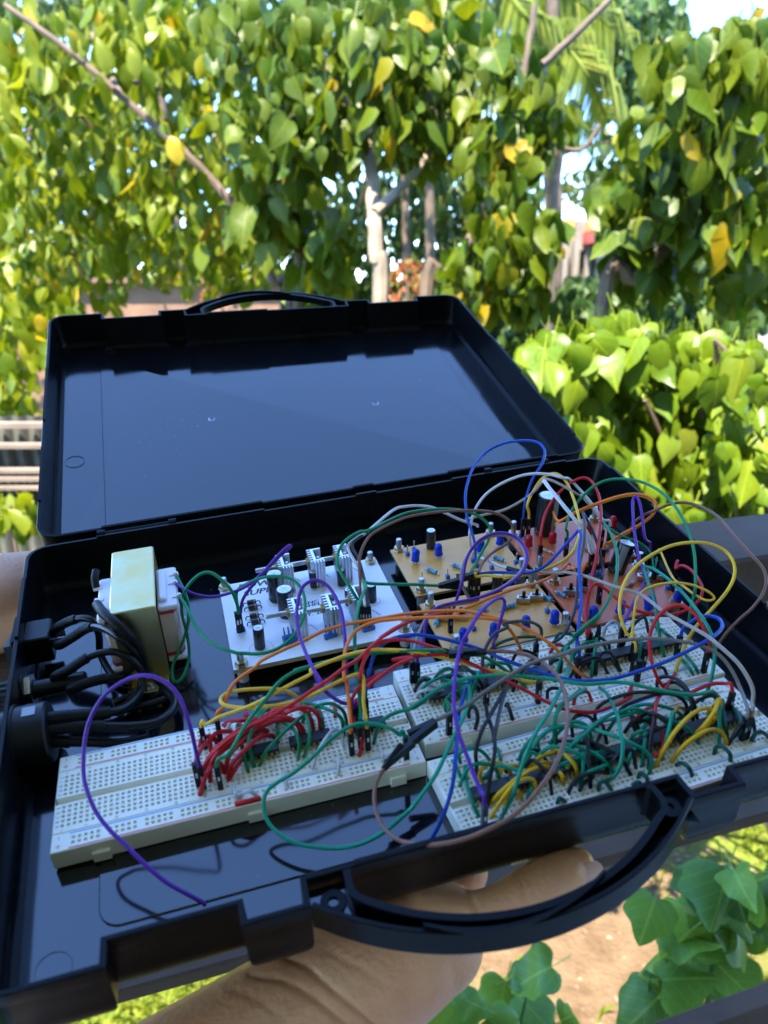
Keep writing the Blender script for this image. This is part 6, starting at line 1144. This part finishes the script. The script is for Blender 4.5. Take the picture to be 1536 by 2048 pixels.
for pts, lf in ((((705, 1090), (700, 1020), (760, 970), (830, 965), (890, 1000), (915, 1040)), 9), (((820, 1060), (860, 1000), (930, 980), (980, 995)), 8), (((775, 1240), (850, 1160), (960, 1070), (1060, 1010), (1160, 990), (1220, 1010)), 11), (((775, 1340), (850, 1220), (930, 1120), (1010, 1075), (1070, 1085), (1080, 1140), (1050, 1190)), 11), (((875, 1250), (890, 1180), (930, 1150), (970, 1170), (985, 1220)), 6), (((1040, 1000), (1120, 920), (1230, 890), (1250, 920)), 8), (((1060, 990), (1130, 960), (1220, 970)), 6), (((1190, 900), (1215, 870), (1260, 880), (1330, 940), (1370, 1000), (1375, 1055)), 9), (((1300, 905), (1350, 945), (1385, 910)), 4), (((1280, 1100), (1270, 1050), (1230, 1010)), 6), (((1285, 1060), (1310, 990), (1340, 970)), 5)):
    S('gold', 'yellow link wire fanned over the left front right chips', 'c', lf, *pts, group=YC, r=1.0)
YD = 'yellow link wires fanned at the right end of the front right breadboard'
for pts, lf in ((((745, 1170), (800, 1060), (880, 930), (970, 830), (1050, 775), (1120, 765), (1170, 810), (1200, 880), (1205, 960)), 14), (((855, 1140), (930, 1040), (1030, 960), (1120, 915), (1190, 920), (1235, 970), (1245, 1015)), 11), (((1000, 970), (1080, 890), (1150, 800), (1190, 720), (1200, 760), (1150, 860)), 14), (((870, 870), (870, 800), (900, 760), (950, 765)), 7), (((1040, 960), (1110, 880), (1170, 800)), 9), (((1110, 800), (1160, 740), (1190, 700), (1205, 730), (1190, 800)), 12), (((1120, 900), (1160, 830), (1195, 780)), 8)):
    S('gold', 'yellow link wire fanned at the right end of the boards', 'd', lf, *pts, group=YD, r=1.0)
for lab, pts, lf in (('red link wire looped in the middle of the front right breadboard', ((695, 1080), (710, 960), (735, 840), (745, 740), (770, 680), (830, 600), (880, 520)), 12), ('red loop of wire hanging below the middle chip', ((740, 885), (790, 940), (795, 1040), (750, 1095), (690, 1100), (650, 1110)), 6), ('red link wire slanting under the black arches', ((575, 890), (640, 800), (720, 745)), 8), ('red link wire behind the blue sweep at the right', ((530, 680), (560, 650), (575, 600)), 6)):
    S('red', lab, 'd', lf, *pts, r=0.95)
for lab, pts, lf in (('green staple at the far right front rail of the front right breadboard', ((1160, 1075), (1170, 1040), (1210, 1030), (1265, 1080), (1272, 1135)), 6), ('green staple left of the far right one on the front rail', ((895, 1160), (930, 1150), (975, 1180), (1002, 1230)), 5), ('green staple at the row of red links, front rail', ((625, 1245), (640, 1220), (680, 1250), (695, 1310)), 5), ('green staple nearest the handle corner', ((585, 1300), (620, 1285), (660, 1310)), 4), ('green staple left of the handle corner', ((342, 1340), (352, 1290), (390, 1280), (430, 1335)), 5), ('lowest small green staple beside the case rim', ((55, 1420), (70, 1395), (105, 1420)), 4), ('green arch beyond the taupe plug at the right edge', ((1420, 990), (1450, 940), (1490, 930), (1540, 960)), 6), ('green link curling beside the rightmost chip', ((1235, 740), (1290, 760), (1340, 840), (1345, 920), (1285, 970)), 8), ('green link falling in front of the rightmost chip', ((1215, 710), (1225, 800), (1240, 900), (1248, 970)), 8)):
    S('dgreen', lab, 'd', lf, *pts, r=1.0)
for lab, pts in (('teal link at the rear rail corner of the rear right breadboard', ((715, 140), (740, 180), (770, 220))), ('teal link slanting to the right rear corner', ((785, 205), (820, 240), (870, 275))), ('left teal link at the right end of the rear right breadboard', ((935, 425), (975, 470), (1005, 520))), ('right teal link at the right end of the rear right breadboard', ((960, 390), (1010, 450), (1045, 510)))): S('teal', lab, 'd', 4, *pts)
S('white', 'white arch of wire before the short purple wire', 'd', 8, (370, 265), (395, 190), (440, 150), (480, 165), (490, 200))
S('dgreen', 'dark green staple behind the red plug of the rear right breadboard', 'd', 7, (275, 310), (300, 270), (350, 265), (410, 310), (420, 345)); S('dgreen', 'dark green arch at the back rail of the rear right breadboard', 'd', 7, (30, 300), (60, 240), (110, 235), (180, 260), (205, 330))
S('dgreen', 'dark green wire low behind the grey arch', '5', 5, (850, 1610), (920, 1560), (1040, 1520), (1180, 1512), (1240, 1530)); S('red', 'red link beside the orange wire end on the rear right breadboard', 'd', 5, (0, 370), (40, 320), (90, 325), (125, 370))
# more links between the rows on either side of the chips
r2 = random.Random(5)
def bpx(key, u, v):
    q = RC @ (on_board(key, u, v) - CC); return (768 + F * q.x / q.z, 1024 + F * q.y / q.z)
for key, n_, u0, u1, cols in (('C', 22, 24, 140, (('teal', 'green link wire over the front right breadboard chips', GC), ('black', 'black link wire over the front right breadboard chips', KC))), ('B', 13, 22, 140, (('teal', 'teal link wire over the rear right breadboard chips', GB), ('black', 'black link wire over the rear right breadboard chips', KB)))):
    for i in range(n_):
        c_, lab, gr = cols[i % 2]; u = u0 + (u1 - u0) * (i + r2.random()) / n_; du = r2.uniform(4, 24) * r2.choice((-1, 1)); v0 = BWD / 2 + r2.choice((-6.5, -9, -11.6, 6.5, 9)); v1 = BWD / 2 + r2.choice((6.5, 9, 11.6, 14, -9)); hh = r2.uniform(7, 14)
        a_, b_ = on_board(key, u, v0), on_board(key, max(5, min(160, u + du)), v1); m1 = a_.lerp(b_, .25) + Vector((r2.uniform(-1, 1), 0, hh * .8)); m2 = a_.lerp(b_, .7) + Vector((r2.uniform(-1, 1), 0, hh))
        t_ = thing('link_wire', lab, 'wire', a_, gr); b = MB(); b.tube([a_ - Vector((0, 0, 1.2))] + cr_spline([a_, m1, m2, b_], 7) + [b_ - Vector((0, 0, 1.2))], 0.9, 8); part(b, 'insulation', M['w_' + c_], t_, a_, smooth=True)
# extra black plugs standing in the boards
PG = 'black plugs standing in the breadboards'
for lab, zk, x, y in (('black plug standing in the front rail of the rear right breadboard, far left', 'c', 480, 760), ('black plug beside the red bundle on the front left breadboard', 'b', 55, 770), ('black plug under the yellow wire end on the rear right breadboard', 'c', 1100, 540), ('black plug at the chip between the yellow wires', 'd', 610, 570), ('black plug leaning near the right rear chip', 'd', 650, 480)):
    b_ = P(x, y, BT, zk); t_ = thing('plug_housing', lab, 'plug', b_, PG); c = MB(); c.box((b_.x - 1.25, b_.y - 1.25, b_.z + 0.2), (b_.x + 1.25, b_.y + 1.25, b_.z + 14), bev=0.2); o = part(c, 'housing', M['blk'], t_, b_); c = MB(); c.box((b_.x - .5, b_.y - 1.34, b_.z + 6), (b_.x + .5, b_.y - 1.26, b_.z + 9)); part(c, 'latch_window', M['solder'], o, b_)

# ---------------------------------------------------------------- mains cables on the left
def cable(label, pts, sl0, sl1, r=2.0):
    pts = [P(a[0], a[1], a[2], a[3]) if len(a) == 4 else Vector(a) for a in pts]; at = pts[0].copy(); t_ = thing('mains_cable', label, 'cable', at, 'black cables in the rear left corner')
    path = cr_spline(pts, 7); b = MB(); b.tube(path, r, 10); part(b, 'cable', M['cable'], t_, at, smooth=True)
    for s0, s1 in (sl0, sl1):
        if s1 > s0:
            k0, k1 = int(s0 * (len(path) - 1)), int(s1 * (len(path) - 1)); seg = path[k0:k1 + 1]
            b = MB(); b.tube(seg, [(r + 0.75) * (1 + 0.06 * math.sin(3.1 * i)) for i in range(len(seg))], 12); part(b, 'heat_shrink', M['shrink'], t_, at, smooth=True)
cable('black cable arching from the rocker switch, upper of its two', [(SW[0] + 18, SW[1] + 4.5, 15), (440, 1060, 22, 'l'), (540, 1005, 27, 'l'), (650, 985, 30, 'l'), (720, 1020, 28, 'l'), (760, 1120, 20, 'l'), (770, 1250, 10, 'l'), (830, 1380, 5, 'l'), (900, 1460, 3, 'l'), (1000, 1500, 2, 'l')], (0.02, 0.28), (0, 0))
cable('black cable from the rocker switch passing under the transformer lead', [(SW[0] + 18, SW[1] - 4.5, 14), (460, 1190, 19, 'l'), (560, 1130, 23, 'l'), (680, 1058, 28, 'l'), (780, 1060, 34, 'l'), (900, 1120, 37, 'l'), (1000, 1210, 29, 'l'), (1080, 1330, 17, 'l'), (1100, 1450, 8, 'l'), (1040, 1560, 3, 'l'), (870, 1640, 3, 'l')], (0.02, 0.34), (0, 0))
cable('black lead from the transformer tag running down its side', [(745, 880, 41, 'l'), (790, 940, 45, 'l'), (880, 1020, 44, 'l'), (980, 1110, 37, 'l'), (1050, 1190, 28.5, 'l'), (1090, 1280, 20.5, 'l'), (1130, 1390, 11, 'l'), (1220, 1470, 5, 'l'), (1290, 1590, 3, 'l'), (905, 1700, 3, 'l')], (0.0, 0.42), (0, 0))
cable('black cable arching from the fuse holder, upper of its two', [(FH[0] + 26, FH[1] + 3, 14), (420, 1440, 18, 'l'), (530, 1380, 22, 'l'), (640, 1305, 26, 'l'), (760, 1255, 28, 'l'), (880, 1245, 28, 'l'), (990, 1290, 24, 'l'), (1070, 1370, 17, 'l'), (1090, 1470, 10, 'l'), (1050, 1600, 6, 'l'), (900, 1700, 5, 'l'), (580, 945, 5, '3')], (0.02, 0.30), (0, 0))
cable('black cable from the fuse holder, lower of its two', [(FH[0] + 30, FH[1] - 2, 13), (540, 1530, 14, 'l'), (680, 1480, 15, 'l'), (800, 1450, 15, 'l'), (900, 1435, 14, 'l'), (980, 1400, 12, 'l'), (1040, 1340, 8, 'l')], (0.02, 0.55), (0, 0))
for i, (lab, pts) in enumerate((('black cable at the top of the round socket', [(285, 985, 22, '3'), (400, 975, 20, '3'), (560, 960, 17, '3'), (650, 925, 13, '3'), (710, 860, 9, '3'), (730, 790, 5, '3')]), ('black cable in the middle of the round socket curling back to the transformer', [(275, 1045, 18, '3'), (380, 1030, 17, '3'), (520, 1030, 15, '3'), (680, 1030, 12, '3'), (800, 1010, 10, '3'), (880, 950, 8, '3'), (890, 890, 6, '3'), (830, 840, 4, '3')]), ('black cable at the bottom of the round socket', [(265, 1105, 12, '3'), (360, 1110, 10, '3'), (480, 1112, 7, '3'), (620, 1115, 4, '3'), (760, 1090, 3, '3')]))):
    a = P(*pts[0]); cable(lab, [(SK[0] + 16, a.y, a.z)] + pts, (0.02, 0.50 if i == 0 else 0.40), (0, 0), 2.4)
# ================================================================ the hands that hold the case
M['skin'] = mat('skin', (0.78, 0.40, 0.225), 0.46, noise=0.22, nscale=30, col2=(0.66, 0.30, 0.16), bump=0.5, bscale=420)
_b = M['skin'].node_tree.nodes['Principled BSDF']; _b.inputs['Subsurface Weight'].default_value = 0.15; _b.inputs['Subsurface Radius'].default_value = (1.0, 0.35, 0.2); _b.inputs['Subsurface Scale'].default_value = 0.006
M['nail'] = mat('fingernail', (0.72, 0.42, 0.34), 0.25)
def body(parent, at, chains, nm, vox=0.0019, sm=14, creases=()):
    b = MB()
    for ch in chains:
        pts = [Vector(c[:3]) for c in ch]; rs = [c[3] for c in ch]
        path, rr = [], []
        for i in range(len(pts) - 1):
            n = max(2, int((pts[i + 1] - pts[i]).length / 3))
            for k in range(n): path.append(pts[i].lerp(pts[i + 1], k / n)); rr.append(rs[i] + (rs[i + 1] - rs[i]) * k / n)
        path.append(pts[-1]); rr.append(rs[-1])
        b.tube(path, rr, 18)
        for p, r in ((pts[0], rs[0]), (pts[-1], rs[-1])):
            b.lathe(p - Vector((0, 0, r)), [(max(0.02, r * math.sin(math.pi * k / 10)), r - r * math.cos(math.pi * k / 10)) for k in range(11)], 18)
        for p, r in zip(pts[1:-1], rs[1:-1]):
            b.lathe(p - Vector((0, 0, r)), [(max(0.02, r * math.sin(math.pi * k / 10)), r - r * math.cos(math.pi * k / 10)) for k in range(11)], 18)
    me = b.data(nm, M['skin'], 0.001, at, fix=True)
    o = bpy.data.objects.new('tmp', me); COL.objects.link(o)
    rm = o.modifiers.new('r', 'REMESH'); rm.mode = 'VOXEL'; rm.voxel_size = vox
    s = o.modifiers.new('s', 'SMOOTH'); s.iterations = sm; s.factor = 0.6
    dg = bpy.context.evaluated_depsgraph_get(); m2 = bpy.data.meshes.new_from_object(o.evaluated_get(dg)); bpy.data.objects.remove(o)
    m2.polygons.foreach_set('use_smooth', [True] * len(m2.polygons)); m2.materials.clear(); m2.materials.append(M['skin']); m2.name = nm
    if creases:                                   # skin folds: press the surface in along each fold line
        base = Vector(at)
        mv = []
        for v in m2.vertices:
            X = v.co * 1000 + base; q = RC @ (X - CC); x, y = 768 + F * q.x / q.z, 1024 + F * q.y / q.z; dp = 0.0
            if (RC @ v.normal).z < 0.2:
                for pl, dep, wd in creases:
                    for (x0, y0), (x1, y1) in zip(pl, pl[1:]):
                        k = max(0, min(1, ((x - x0) * (x1 - x0) + (y - y0) * (y1 - y0)) / ((x1 - x0) ** 2 + (y1 - y0) ** 2)))
                        dd = math.hypot(x - x0 - k * (x1 - x0), y - y0 - k * (y1 - y0))
                        if dd < 4 * wd: dp = max(dp, dep * math.exp(-(dd / wd) ** 2))
            mv.append(dp)
        nr = [v.normal.copy() for v in m2.vertices]
        for v, dp, n_ in zip(m2.vertices, mv, nr):
            if dp: v.co -= n_ * dp * 0.001
    return link(nm, m2, parent)
def pz(px, py, z): p = P(px, py, z); return (p.x, p.y, p.z)
at = P(640, 1985, -46)
t = thing('person', 'bare forearm and hand gripping the case from below, thumb under the handle', 'person', at)
wr = pz(645, 2014, -44); pa = pz(800, 1905, -34)
hand = [[(*pz(150, 2370, -52), 37), (*pz(440, 2165, -48), 33), (*wr, 29), (*pa, 27), (*pz(870, 1848, -22), 18), (*pz(955, 1838, -12), 10.5), (*pz(1010, 1815, -9), 9.8), (*pz(1050, 1790, -7.5), 10.2), (*pz(1085, 1770, -7), 10.8), (*pz(1130, 1746, -6), 9.6), (*pz(1156, 1730, -6), 7.6)],
        [(*wr, 29), (wr[0] + 12, wr[1] + 26, -46, 24), (128, -38, -34, 19)], [(*wr, 29), (*pz(760, 1945, -42), 26), (*pz(870, 1885, -34), 21)]]
for i, (x, y, l) in enumerate(((122, -34, 66), (139, -30, 74), (156, -31, 70), (172, -37, 56))):
    hand.append([(pa[0] * .6 + x * .4, pa[1] + 8, -34, 16), (x, y, -24, 10), (x + 3, y + l * 0.5, -17, 8.6), (x + 5, y + l * 0.8, -15.5, 8), (x + 6, y + l, -15.5, 7)])
body(t, at, hand, 'arm_and_hand', vox=0.0013, sm=22, creases=[([(560, 1912), (610, 1930), (660, 1975), (700, 2010), (748, 2052)], 1.3, 5.0), ([(500, 1950), (560, 1958), (610, 1985), (650, 2015), (690, 2050)], 1.1, 5.0), ([(455, 1975), (520, 2000), (560, 2040)], 0.5, 5.0), ([(1030, 1745), (1048, 1770), (1052, 1800)], 0.7, 4.0), ([(1040, 1738), (1060, 1765)], 0.5, 4.0), ([(930, 1780), (965, 1830)], 0.6, 6.0), ([(650, 1900), (720, 1935), (780, 1975)], 0.5, 6.0)])
c = Vector(pz(1150, 1738, -6)) + Vector((4.2, -6.6, 2.6)); d = (Vector(pz(1156, 1730, -6)) - Vector(pz(1085, 1770, -7))).normalized()
nb = MB(); nn = Vector((0.45, -0.80, 0.40)).normalized(); nn = (nn - d * nn.dot(d)).normalized(); sd_ = d.cross(nn); vs = []
for i in range(7):
    for j in range(7):
        u, v_ = (i / 3 - 1), (j / 3 - 1); k = math.sqrt(max(0.001, 1 - 0.5 * v_ * v_)); vs.append(c + d * u * 6.2 * k + sd_ * v_ * 5.0 * math.sqrt(1 - 0.35 * u * u) - nn * (1.6 * v_ * v_ + 0.5 * u * u))
nb.add(vs, [(i * 7 + j, i * 7 + j + 1, (i + 1) * 7 + j + 1, (i + 1) * 7 + j) for i in range(6) for j in range(6)]); part(nb, 'nail', M['nail'], t, at, smooth=True)
at = Vector((-60, 235, -12))
t = thing('person', 'bare forearm at the left edge, its hand under the back of the case', 'person', at)
arm = [[(-300, 120, 6, 46), (-150, 190, -2, 42), (-60, 236, -12, 34), (-15, 258, -20, 26), (25, 268, -24, 17)]]
for i, (x, y) in enumerate(((30, 255), (36, 268), (34, 281), (26, 292))):
    arm.append([(-10, 262 + i * 3, -22, 15), (x, y, -22, 9), (x + 28, y - 3, -16, 8), (x + 48, y - 8, -14, 7)])
arm.append([(-25, 250, -14, 14), (0, 240, -18, 10), (28, 236, -18, 9), (46, 234, -17, 8)])
body(t, at, arm, 'arm_and_hand', vox=0.003, sm=10)
# ================================================================ tell look-alike wires apart by their order
ORD = ['first', 'second', 'third', 'fourth', 'fifth', 'sixth', 'seventh', 'eighth', 'ninth', 'tenth', 'eleventh', 'twelfth', 'thirteenth', 'fourteenth', 'fifteenth', 'sixteenth', 'seventeenth', 'eighteenth', 'nineteenth', 'twentieth', 'twenty first', 'twenty second', 'twenty third', 'twenty fourth', 'twenty fifth', 'twenty sixth', 'twenty seventh', 'twenty eighth']
fam = {}
for o in COL.objects:
    if o.parent is None and o.get('group') and o.name.startswith('link_wire'): fam.setdefault(o['label'], []).append(o)
for lab, os_ in fam.items():
    if len(os_) < 2: continue
    def mean_px(o):
        q = 0; me = o.children[0].data
        for v in me.vertices: X = (o.matrix_world @ v.co) - Vector((0, 0, CAMZ)); c = MW.transposed() @ X; q += c.x / c.z
        return q / len(me.vertices)
    bpy.context.view_layer.update()
    for i, o in enumerate(sorted(os_, key=mean_px)): o['label'] = lab + ', ' + ORD[i] + ' from left'
